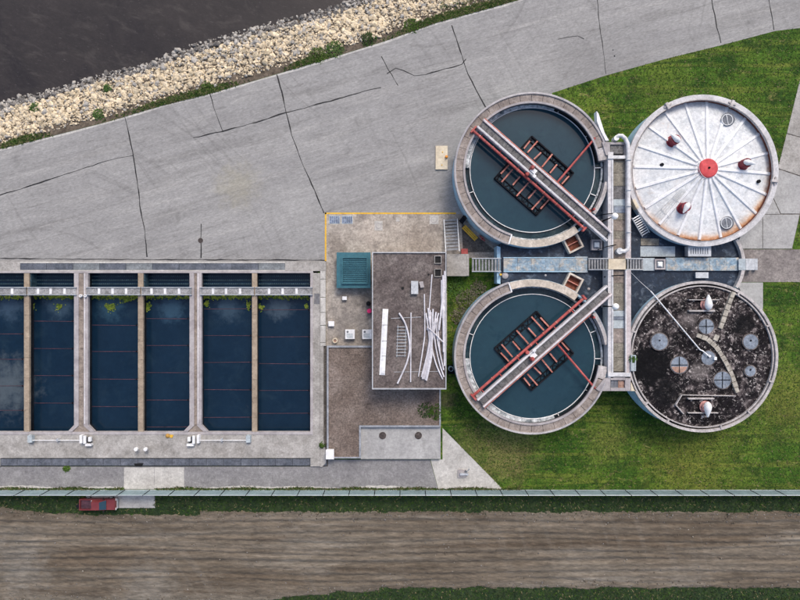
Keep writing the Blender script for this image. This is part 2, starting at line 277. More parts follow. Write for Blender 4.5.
def tag(o, label=None, cat=None, group=None, kind=None):
    for k, v in (('label', label), ('category', cat), ('group', group), ('kind', kind)):
        if v: o[k] = v
    return o
def thing(name, label, cat, px, z=0.0, group=None):
    o = bpy.data.objects.new(name, None); o.empty_display_size = .3; o.location = (*W(*px, z), z); COL.objects.link(o)
    return tag(o, label, cat, group)
def build(name, mb, mat, parent=None, label=None, cat=None, group=None, kind=None, smooth=False, recalc=True):
    """one mesh object; a child's vertices are stored relative to its topmost Empty, a top-level mesh gets its origin at its base"""
    vs = np.array(mb.v, dtype=float)
    if parent is None:
        lo, hi = vs.min(0), vs.max(0); org = np.array([(lo[0] + hi[0]) / 2, (lo[1] + hi[1]) / 2, lo[2]])
    else:
        org = np.zeros(3); q = parent
        while q is not None: org += np.array(q.location); q = q.parent
    me = bpy.data.meshes.new(name); me.from_pydata((vs - org).tolist(), [], mb.f)
    for mm in (mat if isinstance(mat, (list, tuple)) else [mat]): me.materials.append(MATS[mm])
    if isinstance(mat, (list, tuple)): me.polygons.foreach_set('material_index', mb.mi)
    if recalc:
        bm = bmesh.new(); bm.from_mesh(me); bmesh.ops.recalc_face_normals(bm, faces=bm.faces); bm.to_mesh(me); bm.free()
    if smooth:
        me.polygons.foreach_set('use_smooth', [True] * len(me.polygons)); me.set_sharp_from_angle(angle=R(40))
    me.update()
    o = bpy.data.objects.new(name, me); COL.objects.link(o)
    if parent is None: o.location = org
    else: o.parent = parent
    return tag(o, label, cat, group, kind)
def sheet(name, outer, z, mat, holes=(), parent=None, **kw):      # flat sheet, outlines in px at level z
    loops = [[Vector((*W(x, y, z), z)) for x, y in l] for l in [outer, *holes]]
    flat = [p for l in loops for p in l]; mb = MB(); mb.v = [tuple(p) for p in flat]; mb.f = []
    for t in tessellate_polygon(loops):
        a, b, c = (flat[i] for i in t)
        mb.f.append(tuple(t) if (b - a).cross(c - a).z > 0 else tuple(t)[::-1])
    return build(name, mb, mat, parent, recalc=False, **kw)
def arc(c, r, a0, a1, n=16): return [(c[0] + r * math.cos(R(a0 + (a1 - a0) * i / n)), c[1] + r * math.sin(R(a0 + (a1 - a0) * i / n))) for i in range(n + 1)]
def solid(name, mat, label, cat, fn, **kw): mb = MB(); fn(mb); return build(name, mb, mat, None, label, cat, **kw)
def part(name, mat, parent, fn, **kw): mb = MB(); fn(mb); return build(name, mb, mat, parent, **kw)
def inpoly(x, y, poly):
    c = False; j = len(poly) - 1
    for i in range(len(poly)):
        xi, yi = poly[i]; xj, yj = poly[j]
        if (yi > y) != (yj > y) and x < (xj - xi) * (y - yi) / (yj - yi) + xi: c = not c
        j = i
    return c
ORD = ['first', 'second', 'third', 'fourth', 'fifth', 'sixth', 'seventh', 'eighth', 'ninth', 'tenth']

# ------------------------------------------------------------------ land, river, road
EDGE = [(-700, 262), (-300, 206), (-100, 168), (0, 149), (50, 136.5), (110, 121), (160, 106), (212, 93), (280, 73), (330, 58), (385, 41), (435, 23), (490, 8), (525, -2), (620, -36), (760, -95), (1000, -190), (1500, -400)]
WATER = [(-700, 214), (-300, 158), (-100, 128), (0, 105), (45, 94), (75, 86), (105, 77), (140, 69), (185, 51), (225, 39.5), (267, 27), (310, 17), (352, 4), (400, -14), (480, -48), (600, -95), (760, -150), (1000, -245), (1500, -455)]
BASIN_HOLE = [(-22, 271), (318, 271), (318, 434), (-22, 434)]
FAR = 9000
sheet('ground', EDGE + [(FAR, -400), (FAR, FAR), (-FAR, FAR), (-FAR, 262)], 0.0, 'lawn', holes=[BASIN_HOLE], kind='structure', label='mown lawn around the treatment tanks')
def interp(pl, x):
    for (x0, y0), (x1, y1) in zip(pl, pl[1:]):
        if x0 <= x <= x1: return y0 + (y1 - y0) * (x - x0) / (x1 - x0)
    return pl[-1][1] if x > pl[-1][0] else pl[0][1]
ZW = -1.4
mb = MB(); xs = np.linspace(-690, 1490, 160); rows = []
for x in xs:
    ye, yw = interp(EDGE, x), interp(WATER, x)
    prof = [(ye + .3, -.004), (ye - 5, -.12), (ye - (ye - yw) * .6, -.75), (yw, ZW + .02), (yw - 18, ZW - 1.2)]
    rows.append([(*W(x, y, z), z) for y, z in prof])
k = 5
mb.v = [p for r_ in rows for p in r_]; mb.f = [(i * k + j, (i + 1) * k + j, (i + 1) * k + j + 1, i * k + j + 1) for i in range(len(xs) - 1) for j in range(k - 1)]
build('river_bank', mb, 'bank_soil', kind='structure', label='sloping earth bank between road and river')
sheet('river', [(x, y + 14) for x, y in WATER] + [(FAR, -470), (FAR, -FAR * .4), (-FAR, -FAR * .4), (-FAR, 230)], ZW, 'river_water', kind='structure', label='murky brown river beyond the stone bank')
sheet('far_bank', [(-FAR, -FAR * .4 + 1), (FAR, -FAR * .4 + 1), (FAR, -FAR), (-FAR, -FAR)], -1.1, 'lawn', kind='structure', label='far river bank out of view')

LAWN_EDGE = [(552, 93), (606, 75.5), (665, 59), (722, 45), (775, 31), (800, 28), (900, 6), (1100, -60), (1500, -250)]
yard = [(x, y + .25) for x, y in EDGE if x <= 1500 and x >= -700] + LAWN_EDGE[::-1] + [(560, 140), (500, 250), (456, 252), (456, 213.4), (325, 213.4), (325, 262), (-700, 262)]
road = sheet('road', yard, 0.012, 'asphalt', kind='structure', label='wide grey asphalt road with dark sealed cracks')
# kerb-less road edge in weathered concrete and sealed cracks
edge_pts = [(x, interp(EDGE, x)) for x in np.linspace(-60, 560, 46)]
SEALS = [[(125, 117.5), (129, 135), (133, 152), (137, 180), (140, 206), (145, 232), (147, 257)], [(-20, 201), (0, 195), (40, 183), (75, 171), (110, 160), (133, 155.5)],
         [(210, 93), (214, 108), (219, 122), (223, 132)], [(193, 138), (215, 133), (250, 124), (285, 113), (330, 101), (370, 89.5), (381, 87.5)],
         [(277, 74.5), (282, 92), (286, 112), (292, 135), (301, 160), (312, 185), (324, 213)], [(381, 56.5), (388, 69), (398, 85.5)],
         [(387, 74), (396, 68), (404, 71), (414, 75.5), (425, 75), (445, 69), (462, 64.5), (466, 59)], [(452, 25), (460, 50), (468, 74), (476, 90), (486, 108)],
         [(558, 39), (568, 37), (578, 36), (584, 39)], [(597, -8), (598.5, 15), (602, 42), (604.5, 58), (606, 74)], [(710, -10), (713, 8), (717, 27), (721, 43)],
         [(767, -10), (770, 5), (774, 30)], [(201, 224), (201, 240), (201, 258)], [(0, 258.6), (60, 259), (140, 259.6), (240, 259.8), (325, 260.4)]]
for i, pl in enumerate(SEALS):
    mb = MB(); wd = .55 if i != 13 else .5
    fine_pl = []
    for a, b in zip(pl, pl[1:]):
        n = max(1, int(math.hypot(b[0] - a[0], b[1] - a[1]) / 6))
        fine_pl += [(a[0] + (b[0] - a[0]) * t / n + random.uniform(-.35, .35), a[1] + (b[1] - a[1]) * t / n + random.uniform(-.35, .35)) for t in range(n)]
    fine_pl.append(pl[-1])
    vs = []
    for j, p in enumerate(fine_pl):
        q0, q1 = fine_pl[max(0, j - 1)], fine_pl[min(len(fine_pl) - 1, j + 1)]
        l = math.hypot(q1[0] - q0[0], q1[1] - q0[1]) or 1; nx, ny = -(q1[1] - q0[1]) / l, (q1[0] - q0[0]) / l
        h = wd * random.uniform(.45, 1.5) * (.55 + .45 * abs(math.sin(j * .37 + i)))
        for s_ in (h, -h): vs.append((*W(p[0] + nx * s_, p[1] + ny * s_, .02), .020))
    mb.v = vs; mb.f = [(2 * j, 2 * j + 1, 2 * j + 3, 2 * j + 2) for j in range(len(fine_pl) - 1)]
    build('crack_seal', mb, 'tar', road, recalc=False)
mb = MB(); mb.disc((200.5, 240.5), 2.6, .013, .024, 14); build('manhole_cover', mb, 'manhole', road)
mb = MB(); mb.disc((614.5, 56), .8, .013, .022, 8); mb.disc((613, 50), .6, .013, .022, 8); build('survey_mark', mb, 'tar', road)
# worn pale band of concrete along the road edge
mb = MB(); vs = []
for j, (x, y) in enumerate(edge_pts):
    h = 1.6 + 1.0 * random.random(); vs += [(*W(x, y + .5, .018), .018), (*W(x + h * .3, y + h, .018), .018)]
mb.v = vs; mb.f = [(2 * j, 2 * j + 1, 2 * j + 3, 2 * j + 2) for j in range(len(edge_pts) - 1)]
build('road_edge', mb, 'pale_concrete', road, recalc=False)

# soil track and verges at the bottom
def wavy(x0, x1, y, amp, n=60): return [(x, y + random.uniform(-amp, amp)) for x in np.linspace(x0, x1, n)]
top = [(x, (514.5 - 7 * math.exp(-((x + 10) / 50) ** 2) if x < 200 else 511.5) + random.uniform(-.9, .9)) for x in np.linspace(-400, 1200, 150)]
bot = [(x, (602 - 10 * min(1, max(0, (x - 250) / 90)) if x < 380 else 588) + random.uniform(-1, 1)) for x in np.linspace(1200, -400, 150)]
nx_, ny_ = 640, 170
gx = np.linspace(-260, 1060, nx_); gy = np.linspace(498, 612, ny_); GX, GY = np.meshgrid(gx, gy)
yt_ = np.where(GX < 200, 514.5 - 7 * np.exp(-((GX + 10) / 50) ** 2), 511.5); yb_ = np.where(GX < 380, 602 - 10 * np.clip((GX - 250) / 90, 0, 1), 588)
def wob(x, y, sx, sy, n, sd):
    q = np.random.default_rng(sd); o = np.zeros_like(x)
    for _ in range(n): o += np.sin(x * q.normal(0, sx) + y * q.normal(0, sy) + q.uniform(0, 6.28))
    return o / math.sqrt(n)
edge_ = np.minimum(GY - yt_, yb_ - GY) + .9 * wob(GX, GY, .25, .3, 12, 1) + .6 * wob(GX, GY, .9, .8, 12, 2)
rel = .030 * wob(GX, GY, .35, .8, 14, 3) + .022 * wob(GX, GY, 1.2, 1.6, 16, 4)
for yc, dep, wd_, amp, fr, ph in ((522, .09, 1.5, 1.6, .012, 0), (534.5, .10, 1.6, 1.8, .011, .3), (541, .07, 1.3, 2.4, .017, 2), (553.5, .08, 1.4, 2.5, .016, 2.2), (561, .11, 1.7, 2.0, .010, 4), (573.5, .10, 1.6, 2.1, .0105, 4.2), (580, .06, 1.3, 2.8, .02, 1), (548, .05, 1.2, 6, .006, 5)):
    dd = GY - (yc + amp * np.sin(GX * fr + ph)); tread = 1 + .35 * np.sin(GX * 1.9 + dd * 2)
    rel += -dep * np.exp(-(dd / wd_) ** 2) * tread + .45 * dep * np.exp(-((np.abs(dd) - 2.2 * wd_) / wd_) ** 2)
dist_ = np.hypot(GX - 30, (GY - 640)); rel += -.05 * np.exp(-((dist_ - 92) / 1.4) ** 2) - .05 * np.exp(-((dist_ - 104) / 1.4) ** 2)
GZ_ = np.where(edge_ > 0, .10 + rel * np.clip(edge_ / 3, 0, 1) - .06 * np.exp(-edge_ / 2), -.10)
GZ_ = np.where(edge_ > 0, np.maximum(GZ_, .014), GZ_)
mb = MB(); kk = S * GX * 0 + S
mb.v = np.stack([(GX - 400) * S, (300 - GY) * S, GZ_], -1).reshape(-1, 3).tolist()
mb.f = [(a * nx_ + b_, (a + 1) * nx_ + b_, (a + 1) * nx_ + b_ + 1, a * nx_ + b_ + 1) for a in range(ny_ - 1) for b_ in range(nx_ - 1)]
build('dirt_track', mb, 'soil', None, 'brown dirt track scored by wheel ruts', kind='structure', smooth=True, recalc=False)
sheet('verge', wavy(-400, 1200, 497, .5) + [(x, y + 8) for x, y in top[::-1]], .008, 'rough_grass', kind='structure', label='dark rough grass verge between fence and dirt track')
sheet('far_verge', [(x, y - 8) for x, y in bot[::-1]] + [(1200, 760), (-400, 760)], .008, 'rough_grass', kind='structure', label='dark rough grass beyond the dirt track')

# ------------------------------------------------------------------ paved areas
pad = sheet('concrete_yard', [(326, 214), (461, 214), (500, 252), (500, 258), (447, 258), (447, 346), (326, 346)], .028, 'stained_concrete', kind='structure', label='stained concrete yard inside yellow lines')
for a, b in (((324.6, 213.3), (456, 213.3)), ((325.6, 212.5), (325.6, 261))):
    mb = MB(); mb.bar(a, b, 1.6, .029, .034); build('yellow_line', mb, 'yellow_paint', pad)
sheet('gravel_strip', [(319, 340), (329, 340), (329, 468), (319, 468)], .006, 'dark_gravel', kind='structure', label='narrow gravel strip between basin deck and low building')
sheet('gravel_corner', [(461.5, 222), (472, 232), (497, 252), (463, 252.5)], .036, 'dark_gravel', kind='structure', label='dark gravel corner beside the clarifier wall')
low = sheet('south_lane', [(-300, 466.5), (328, 466.5), (328, 459.5), (430, 459.5), (438, 488.6), (-300, 488.6)], .02, 'old_asphalt', kind='structure', label='grey asphalt lane below the basins')
sheet('triangle_slab', [(430.5, 459.5), (442.5, 459.5), (442.5, 428), (503, 489.5), (438.5, 489.5)], .024, 'pale_concrete', kind='structure', label='pale triangular concrete slab at the lawn corner')
for (x0, y0, x1, y1) in ((124, 467.5, 154, 489), (154.4, 467.5, 184, 487)):
    mb = MB(); mb.rect(x0, y0, x1, y1, .021, .032); build('concrete_slab', mb, 'pale_concrete', low)
sheet('gate_slab', [(86, 489.5), (155, 489.5), (155, 508), (86, 508)], .03, 'grey_slab', kind='structure', label='grey concrete slab at the fence')
# paths right of the digesters
path = sheet('paved_path', [(900, -200), (830, -30), (799, 84), (787, 133), (778, 168), (768, 205), (744, 225), (738, 249), (792, 249), (800, 215), (838, 84), (880, -30), (960, -200)], .010, 'dark_gravel', kind='structure', label='paved path slanting past the white tank')
slabs = [[(799, 84), (787, 133), (813, 140), (838, 84)], [(786.7, 134), (778, 168), (805, 177), (812.6, 141)], [(777.5, 169), (771, 192), (781, 213.5), (799.6, 213.5), (804.7, 178)],
         [(770.5, 193), (766, 207), (758, 214), (780.2, 214)], [(763, 214.6), (763, 248.6), (792, 248.6), (799.5, 214.6)], [(762.4, 214.6), (745, 222), (738, 236), (738, 248.6), (762.4, 248.6)],
         [(816, 25), (799.4, 83), (838.2, 83), (858, 25)], [(831, -29), (816.4, 24), (858.5, 24), (879, -29)]]
for s_ in slabs:
    mb = MB(); mb.poly(s_, .011, .032 + random.uniform(0, .006)); build('paving_slab', mb, random.choice(['grey_slab', 'grey_slab', 'concrete']), path)
sheet('brown_path', [(738, 249.4), (1100, 249.4), (1100, 282), (738, 282)], .014, 'brown_asphalt', kind='structure', label='stained brown path leading right from the tanks')
sheet('corner_slab', [(738, 282.5), (763, 282.5), (763, 312), (738, 312)], .018, 'grey_slab', kind='structure', label='pale concrete slab by the dark tank')

# ------------------------------------------------------------------ rectangular settling basins
DZ, BW = .25, -.95
deck = bpy.data.objects.new('basin_deck', None); COL.objects.link(deck); deck.location = (*W(150, 350), 0); tag(deck, 'concrete deck around the six rectangular basins', None, None, 'structure')
def dk(name, mat, fn, **kw): return part(name, mat, deck, fn, **kw)
dk('north_slab', 'concrete', lambda m: (m.rect(-300, 261.6, 20, 271, -.3, DZ), m.rect(285, 261.6, 326, 271, -.3, DZ)))
dk('trench_edge', 'pale_concrete', lambda m: (m.rect(20, 261.6, 285, 263.2, -.3, DZ), m.rect(20, 270, 285, 271, -.3, DZ)))
dk('south_slab', 'concrete', lambda m: m.rect(-300, 434.6, 320, 458, -.3, DZ))
dk('outer_slab', 'concrete', lambda m: (m.rect(-300, 458, 0, 466.4, -.3, DZ), m.rect(310.5, 458, 320, 466.4, -.3, DZ), m.rect(313, 273, 320, 434.6, -.3, DZ)))
dk('west_slab', 'concrete', lambda m: m.rect(-300, 273, -22, 434.6, -.3, DZ))
dk('north_coping', 'coping', lambda m: m.rect(-22, 271, 313, 273, -.2, DZ + .05))
dk('south_coping', 'coping', lambda m: m.rect(-22, 431.8, 313, 434.6, -.2, DZ + .05))
dk('east_coping', 'coping', lambda m: m.rect(310.3, 273, 313, 431.8, -.2, DZ + .05))
dk('basin_wall', 'wet_wall', lambda m: (m.rect(-22, 270.8, 314, 272.8, -4, -.2), m.rect(-22, 432, 314, 436, -4, -.2), m.rect(310.6, 273, 314, 432, -4, -.2), m.rect(-26, 270, -22, 436, -4, -.2)))
for i, x in enumerate(np.arange(20, 285, 26.5)):
    dk('trench_cover', 'trench_plate_pale' if i in (2, 4, 9) else 'trench_plate', lambda m: m.rect(x + .15, 263.3, x + 26.3, 269.9, .05, DZ - .06 + random.uniform(0, .03)))
for x in np.arange(0, 310, 17.2):
    dk('trench_grate', 'trench_plate' , lambda m: m.rect(x + .15, 458.8, x + 17.0, 465.6, .02, DZ - .1 + random.uniform(0, .03)))
dk('trench_opening', 'black', lambda m: m.poly([(134, 463.6), (143.5, 463.2), (142, 466.2), (135, 466.2)], .2, .215))
dk('trench_bed', 'black', lambda m: (m.rect(0, 458.1, 310.4, 466.3, .004, .012), m.rect(20, 263.2, 285, 270, .004, .012)))
# kerb of pale slabs on the east side
yy = 262.4
while yy < 346:
    h = random.uniform(11, 19); dk('kerb_slab', 'pale_concrete', lambda m: m.rect(320.3, yy, 325.6, min(yy + h - .5, 346), -.2, DZ + random.uniform(-.02, .03))); yy += h
dk('kerb_strip', 'concrete', lambda m: m.poly([(320.2, 346.3), (323.6, 346.3), (323.6, 440), (326, 452), (326, 463), (322, 467), (320.2, 467)], -.2, DZ - .02))
CELLS = [(-22, 24, 'leftmost'), (29.2, 74, 'second from left'), (88, 138, 'third from left'), (143.2, 189.5, 'fourth from left'), (201.5, 252, 'fifth from left'), (257, 310.4, 'rightmost')]
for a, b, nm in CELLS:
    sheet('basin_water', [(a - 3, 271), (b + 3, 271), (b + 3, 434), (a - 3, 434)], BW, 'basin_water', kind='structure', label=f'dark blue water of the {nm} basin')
# dividers
for x0, x1, nm in ((24, 29.2, 'leftmost'), (138, 143.2, 'middle'), (252, 257, 'rightmost')):
    t = thing('divider_wall', f'narrow tan concrete divider, {nm} of the three narrow ones', 'wall', ((x0 + x1) / 2, 350), -3, 'narrow dividers between basins')
    part('wall_core', 'wet_wall', t, lambda m: m.rect(x0 + .2, 273, x1 - .2, 431.8, -4, -.05))
    yy = 273.
    while yy < 431.8:
        h = min(random.uniform(18, 26), 431.8 - yy)
        if 431.8 - yy - h < 6: h = 431.8 - yy
        part('cap_stone', 'tan_beam', t, lambda m: m.rect(x0, yy + .1, x1, yy + h - .1, -.05, DZ + .02 + random.uniform(-.01, .01))); yy += h
for x0, x1, nm in ((74, 88, 'left'), (189.5, 201.5, 'right'), (-38, -22, 'far left')):
    if x0 < 0: continue
    t = thing('divider_walkway', f'wide divider walkway with pale kerbs, {nm} one of the two', 'wall', ((x0 + x1) / 2, 350), -3, 'wide dividers between basins')
    part('wall_core', 'wet_wall', t, lambda m: m.poly([(x0 + .25, 273), (x1 - .25, 273), (x1 - .25, 425.2), (x1 + 5, 431.8), (x0 - 5, 431.8), (x0 + .25, 425.2)], -4, -.05))
    yy = 273.
    while yy < 425:
        h = 38 if yy + 38 < 420 else 425 - yy
        part('walk_slab', 'brown_walk', t, lambda m: m.rect(x0 + 4.6, yy + .15, x1 - 4.6, yy + h - .15, -.05, DZ - .02)); yy += h
    part('walk_end', 'brown_walk', t, lambda m: m.poly([(x0 + 4.6, 425.2), (x1 - 4.6, 425.2), (x1 + 2.5, 431.7), (x0 - 2.5, 431.7)], -.05, DZ - .022))
    part('kerb', 'coping', t, lambda m: m.poly([(x0, 273.1), (x0 + 4.5, 273.1), (x0 + 4.5, 425.6), (x0 - 2, 431.7), (x0 - 6.5, 431.7), (x0, 425)], -.05, DZ + .1))
    part('kerb', 'coping', t, lambda m: m.poly([(x1, 273.1), (x1 - 4.5, 273.1), (x1 - 4.5, 425.6), (x1 + 2, 431.7), (x1 + 6.5, 431.7), (x1, 425)], -.05, DZ + .1))
    part('kerb_edge', 'beam_white', t, lambda m: m.rect(x1 - 3.9, 273.2, x1 - 3.0, 424, DZ + .1, DZ + .16))
# scraper flights
FL = [(2, [334, 359, 386, 410.5]), (30, [321, 348.5, 375.5, 403]), (88, [325, 351.5, 379, 406.5]), (143.5, [318.5, 345.5, 372.5, 400, 427]), (202, [309, 335.5, 362.5, 389.5, 417.5]), (257.5, [310, 337, 363.5, 390.5, 413.5])]
for (a, b, nm), (_, ys) in zip(CELLS, FL):
    for j, y in enumerate(ys):
        t = thing('scraper_bar', f'thin dull red scraper bar in the {nm} basin, {ORD[j]} below the catwalk', 'scraper bar', ((a + b) / 2, y), BW, 'scraper bars across the basins')
        part('flight', 'dull_red', t, lambda m: m.bar((a + (.2 if a > 0 else 0), y), (b - .2, y + random.uniform(-.5, .5)), .42, BW - .3, BW + .03))
        part('shoe', 'dark_steel', t, lambda m: (m.rect(a + 1.2, y - .9, a + 2.2, y + .9, BW - .3, BW + .06), m.rect(b - 2.2, y - .9, b - 1.2, y + .9, BW - .3, BW + .06)))
# effluent weirs behind the catwalk
for a, b, nm in CELLS:
    for j, y in enumerate((276.6, 280.4, 284.2)):
        def fn(m):
            m.bar((a + .4, y), (b - .4, y), .55, BW - .3, BW + .16)
            for x in np.arange(a + 2, b - 1.5, 2.1): m.rect(x, y - 1.0, x + 1.0, y - .3, BW - .2, BW + .12)
        solid('weir_trough', 'weir_teal', f'toothed effluent weir in the {nm} basin, {ORD[j]} from the trench', 'weir', fn, group='effluent weirs behind the catwalk')
for x, nm in ((30.4, 'second'), (143.9, 'fourth')):
    solid('sluice_rail', 'weir_teal', f'green sluice rail at the head of the {nm} basin', 'rail', lambda m: (m.rect(x, 273.6, x + .9, 286.6, BW - .2, .1), m.rect(x - .3, 280, x + 1.2, 281.5, .1, .2)))
# catwalk spans
PLATES = [[12], [38, 50.5, 64.5], [99, 112.5, 126], [151.5, 165, 179], [213, 226, 240], [269, 282.6, 296.5]]
for (a, b, nm), pl in zip(CELLS, PLATES):
    t = thing('catwalk', f'grey grating catwalk span over the {nm} basin', 'catwalk', ((a + b) / 2, 291), DZ, 'catwalk spans over the basins')
    xs_ = [a - 2] + [p for p in pl] + [b + 2]
    for u, v in zip(xs_, xs_[1:]):
        part('grating', 'catwalk_grating', t, lambda m: m.rect(u + .1, 288.2, v - .1, 294.2, DZ + .12, DZ + .2), label='grey steel grating panel')
    for p in pl: part('plate', 'white_paint', t, lambda m: m.rect(p - 1.2, 288.3, p + 1.2, 294, DZ + .2, DZ + .24))
    part('side_beam', 'galvanised', t, lambda m: m.rect(a - 2, 287.0, b + 2, 287.9, DZ + .06, DZ + .32)); part('side_beam', 'galvanised', t, lambda m: m.rect(a - 2, 294.3, b + 2, 295.2, DZ + .06, DZ + .32))
    def rail(m, y):
        m.ptube([(a - 2, y, DZ + 1.2), (b + 2, y, DZ + 1.2)], .025, 6)
        for x in np.arange(a, b, 12): m.ptube([(x, y, DZ + .2), (x, y, DZ + 1.2)], .025, 6)
    part('handrail', 'galvanised', t, lambda m: rail(m, 287.4)); part('handrail', 'galvanised', t, lambda m: rail(m, 294.8))
# floating algae
mb = MB()
def flake(x, y, r, z):
    n = 6; a0 = random.random() * 6; cx, cy = W(x, y, z)
    mb.add([(cx + r * random.uniform(.6, 1.2) * math.cos(a0 + i * math.pi / 3), cy + r * random.uniform(.6, 1.2) * math.sin(a0 + i * math.pi / 3), z + random.uniform(0, .03)) for i in range(n)], [tuple(range(n))])
for a, b, nm in CELLS:
    for x in np.arange(a + (1.5 if a > 40 else 0), b - .5, .33):
        for _ in range(2 if random.random() < .75 else 0): flake(x, 297.2 + random.gauss(0, 1.0) + .5 * math.sin(x * .9), random.uniform(.05, .13), BW + .02 + random.random() * .05)
for (x, y, rx, ry, n) in ((32, 306, 3, 6, 110), (59, 306.5, 4, 3.5, 90), (110.5, 307, 7, 4.5, 260), (147.5, 306, 4.5, 5, 120), (206.5, 304, 3, 4, 150), (248.5, 305, 3, 5, 110), (261, 307, 4, 4, 110), (127, 300, 8, 2.5, 120), (307, 306, 2, 4, 40)):
    for _ in range(n):
        q = abs(random.gauss(0, .45)); t_ = random.random() * 6.28; q *= 1 + .4 * math.sin(3 * t_ + x)
        flake(x + rx * q * math.cos(t_), y + ry * q * math.sin(t_), random.uniform(.04, .13), BW + .02 + random.random() * .05)
build('floating_algae', mb, 'algae', None, 'yellow-green algae floating below the basin catwalk', 'algae', kind='stuff', recalc=False)
# drives and small machines on the south deck
def drive(px, sx, label):
    t = thing('collector_drive', label, 'machine', (px, 440), DZ, 'scraper drives on the south deck'); z = DZ
    part('motor', 'white_paint', t, lambda m: m.ptube([(px - 1.2 * sx, 435.8, z + .45), (px - 1.2 * sx, 443.4, z + .45)], .19, 12), smooth=True)
    part('gearbox', 'white_paint', t, lambda m: (m.rect(px - 6.6, 435.3, px - 4.2, 443.3, z, z + .6), ) if sx > 0 else m.rect(px + 4.2, 435.3, px + 6.6, 443.3, z, z + .6))
    part('frame', 'dark_steel', t, lambda m: (m.rect(px + (1 if sx > 0 else -4.5), 437, px + (4.5 if sx > 0 else -1), 442.5, z, z + .3)))
    part('chain_guard', 'white_paint', t, lambda m: (m.rect(px + (2 if sx > 0 else -5), 437.2, px + (4.8 if sx > 0 else -2.4), 441.6, z + .3, z + .62), m.rect(px - 1, 443.9, px + 5, 446.2, z, z + .5) if sx > 0 else m.rect(px - 6, 443.9, px + 1, 446.2, z, z + .5)))
    e = px - 56 * sx
    part('shaft', 'white_paint', t, lambda m: m.ptube([(px - 5 * sx, 440.2, z + .4), (e, 440.2, z + .4)], .045, 8))
    part('bearing', 'galvanised', t, lambda m: (m.rect(px - 29 * sx - .8, 438.8, px - 29 * sx + .8, 441.6, z, z + .5)))
    part('end_box', 'pale_plate', t, lambda m: (m.rect(e - 2.6, 435.8, e + 1.8, 442.6, z, z + .55), m.rect(e - 1.6, 434.8, e + .8, 435.8, z + .1, z + .4)))
drive(86, 1, 'white scraper drive with long shaft below the left wide divider')
drive(192.5, -1, 'white scraper drive with long shaft below the right wide divider')
for x, nm in ((135.6, 'left'), (145.2, 'right')):
    t = thing('valve_post', f'small white valve stand, {nm} one of the pair on the deck', 'valve', (x, 449.5), DZ, 'valve stands on the south deck')
    part('stem', 'galvanised', t, lambda m: m.ptube([(x, 450, DZ), (x, 449.4, DZ + .7)], .06, 8)); part('head', 'white_paint', t, lambda m: m.disc((x, 449.4), 1.9, DZ + .7, DZ + .95, 10))
t = thing('orange_tarp', 'crumpled orange bag lying on the deck below the fourth basin', 'bag', (168, 436), DZ)
part('cloth', 'ochre', t, lambda m: m.lathe(W(167.5, 436, .4), [(.26, DZ), (.3, DZ + .08), (.2, DZ + .2), (.06, DZ + .24)], 7)); part('flap', 'yellow_paint', t, lambda m: m.poly([(170, 434.6), (173.4, 435.2), (172, 438), (169.6, 437.4)], DZ, DZ + .1))
for x, y, nm in ((80.2, 295.8, 'left'), (85, 295.8, 'right')):
    solid('bollard_ring', 'white_paint', f'small white ring post, {nm} one on the left divider', 'post', lambda m: (m.ring((x, y), .7, 1.5, DZ, DZ + .35, n=12)), group='ring posts on the wide divider')
solid('deck_grate', 'trench_plate', 'small dark drain grate on the deck right of the basins', 'drain', lambda m: [m.rect(314.4 + i * .9, 293.5, 315 + i * .9, 304, DZ + .003, DZ + .03) for i in range(6)])

# ------------------------------------------------------------------ buildings
RT = 4.2
b = thing('main_building', 'flat roofed building with brown gravel roof and white pipes on top', 'building', (409, 320))
part('wall', 'concrete', b, lambda m: m.rect(373.2, 253.2, 445.2, 388, 0, RT - .35))
part('roof', 'roof_gravel', b, lambda m: m.rect(373, 253, 445.4, 388.2, RT - .35, RT - .05))
for (x0, y0, x1, y1) in ((372, 252, 446.4, 253), (372, 388.2, 446.4, 389.4), (372, 253, 373, 388.2), (445.4, 253, 446.4, 388.2)):
    part('parapet', 'parapet_metal', b, lambda m: m.rect(x0, y0, x1, y1, RT - .35, RT + .12))
for y in (259.6, 272.8):
    v = part('roof_hatch', 'concrete', b, lambda m: (m.rect(434.4, y - 4, 435, y + 4, RT - .05, RT + .14), m.rect(441, y - 4, 441.6, y + 4, RT - .05, RT + .14), m.rect(435, y - 4, 441, y - 3.4, RT - .05, RT + .14), m.rect(435, y + 3.4, 441, y + 4, RT - .05, RT + .14)))
    part('opening', 'black', v, lambda m: m.rect(435.05, y - 3.35, 440.95, y + 3.35, RT - .045, RT - .03))
part('roof_drain', 'black', b, lambda m: m.disc((402.6, 288.2), 1.5, RT - .05, RT, 10)); part('roof_drain', 'black', b, lambda m: m.disc((428.6, 274.6), 1.0, RT - .05, RT, 10))
part('downpipe_strap', 'parapet_metal', b, lambda m: (m.bar((391, 318.4), (421, 317), .55, RT - .05, RT)))
part('downpipe_strap', 'parapet_metal', b, lambda m: (m.bar((394, 372), (440, 371.4), .4, RT - .05, RT)))
t = thing('cabinet', 'pale blue-green metal box lying on the gravel roof', 'box', (415, 288), RT); part('body', 'pale_plate', t, lambda m: m.rect(411.6, 281.4, 417.8, 293.6, RT - .04, RT + .35)); part('lid', 'galvanised', t, lambda m: m.rect(411.2, 281, 418.2, 294, RT + .35, RT + .41))
t = thing('junction_box', 'small pale box beside the blue-green roof box', 'box', (421.4, 284), RT); part('body', 'coping', t, lambda m: m.poly([(419.2, 282), (423, 281.4), (424, 287), (420.6, 287.6)], RT - .04, RT + .25)); part('lid', 'coping', t, lambda m: m.poly([(419.0, 281.8), (423.1, 281.2), (424.2, 287.2), (420.5, 287.8)], RT + .25, RT + .3))
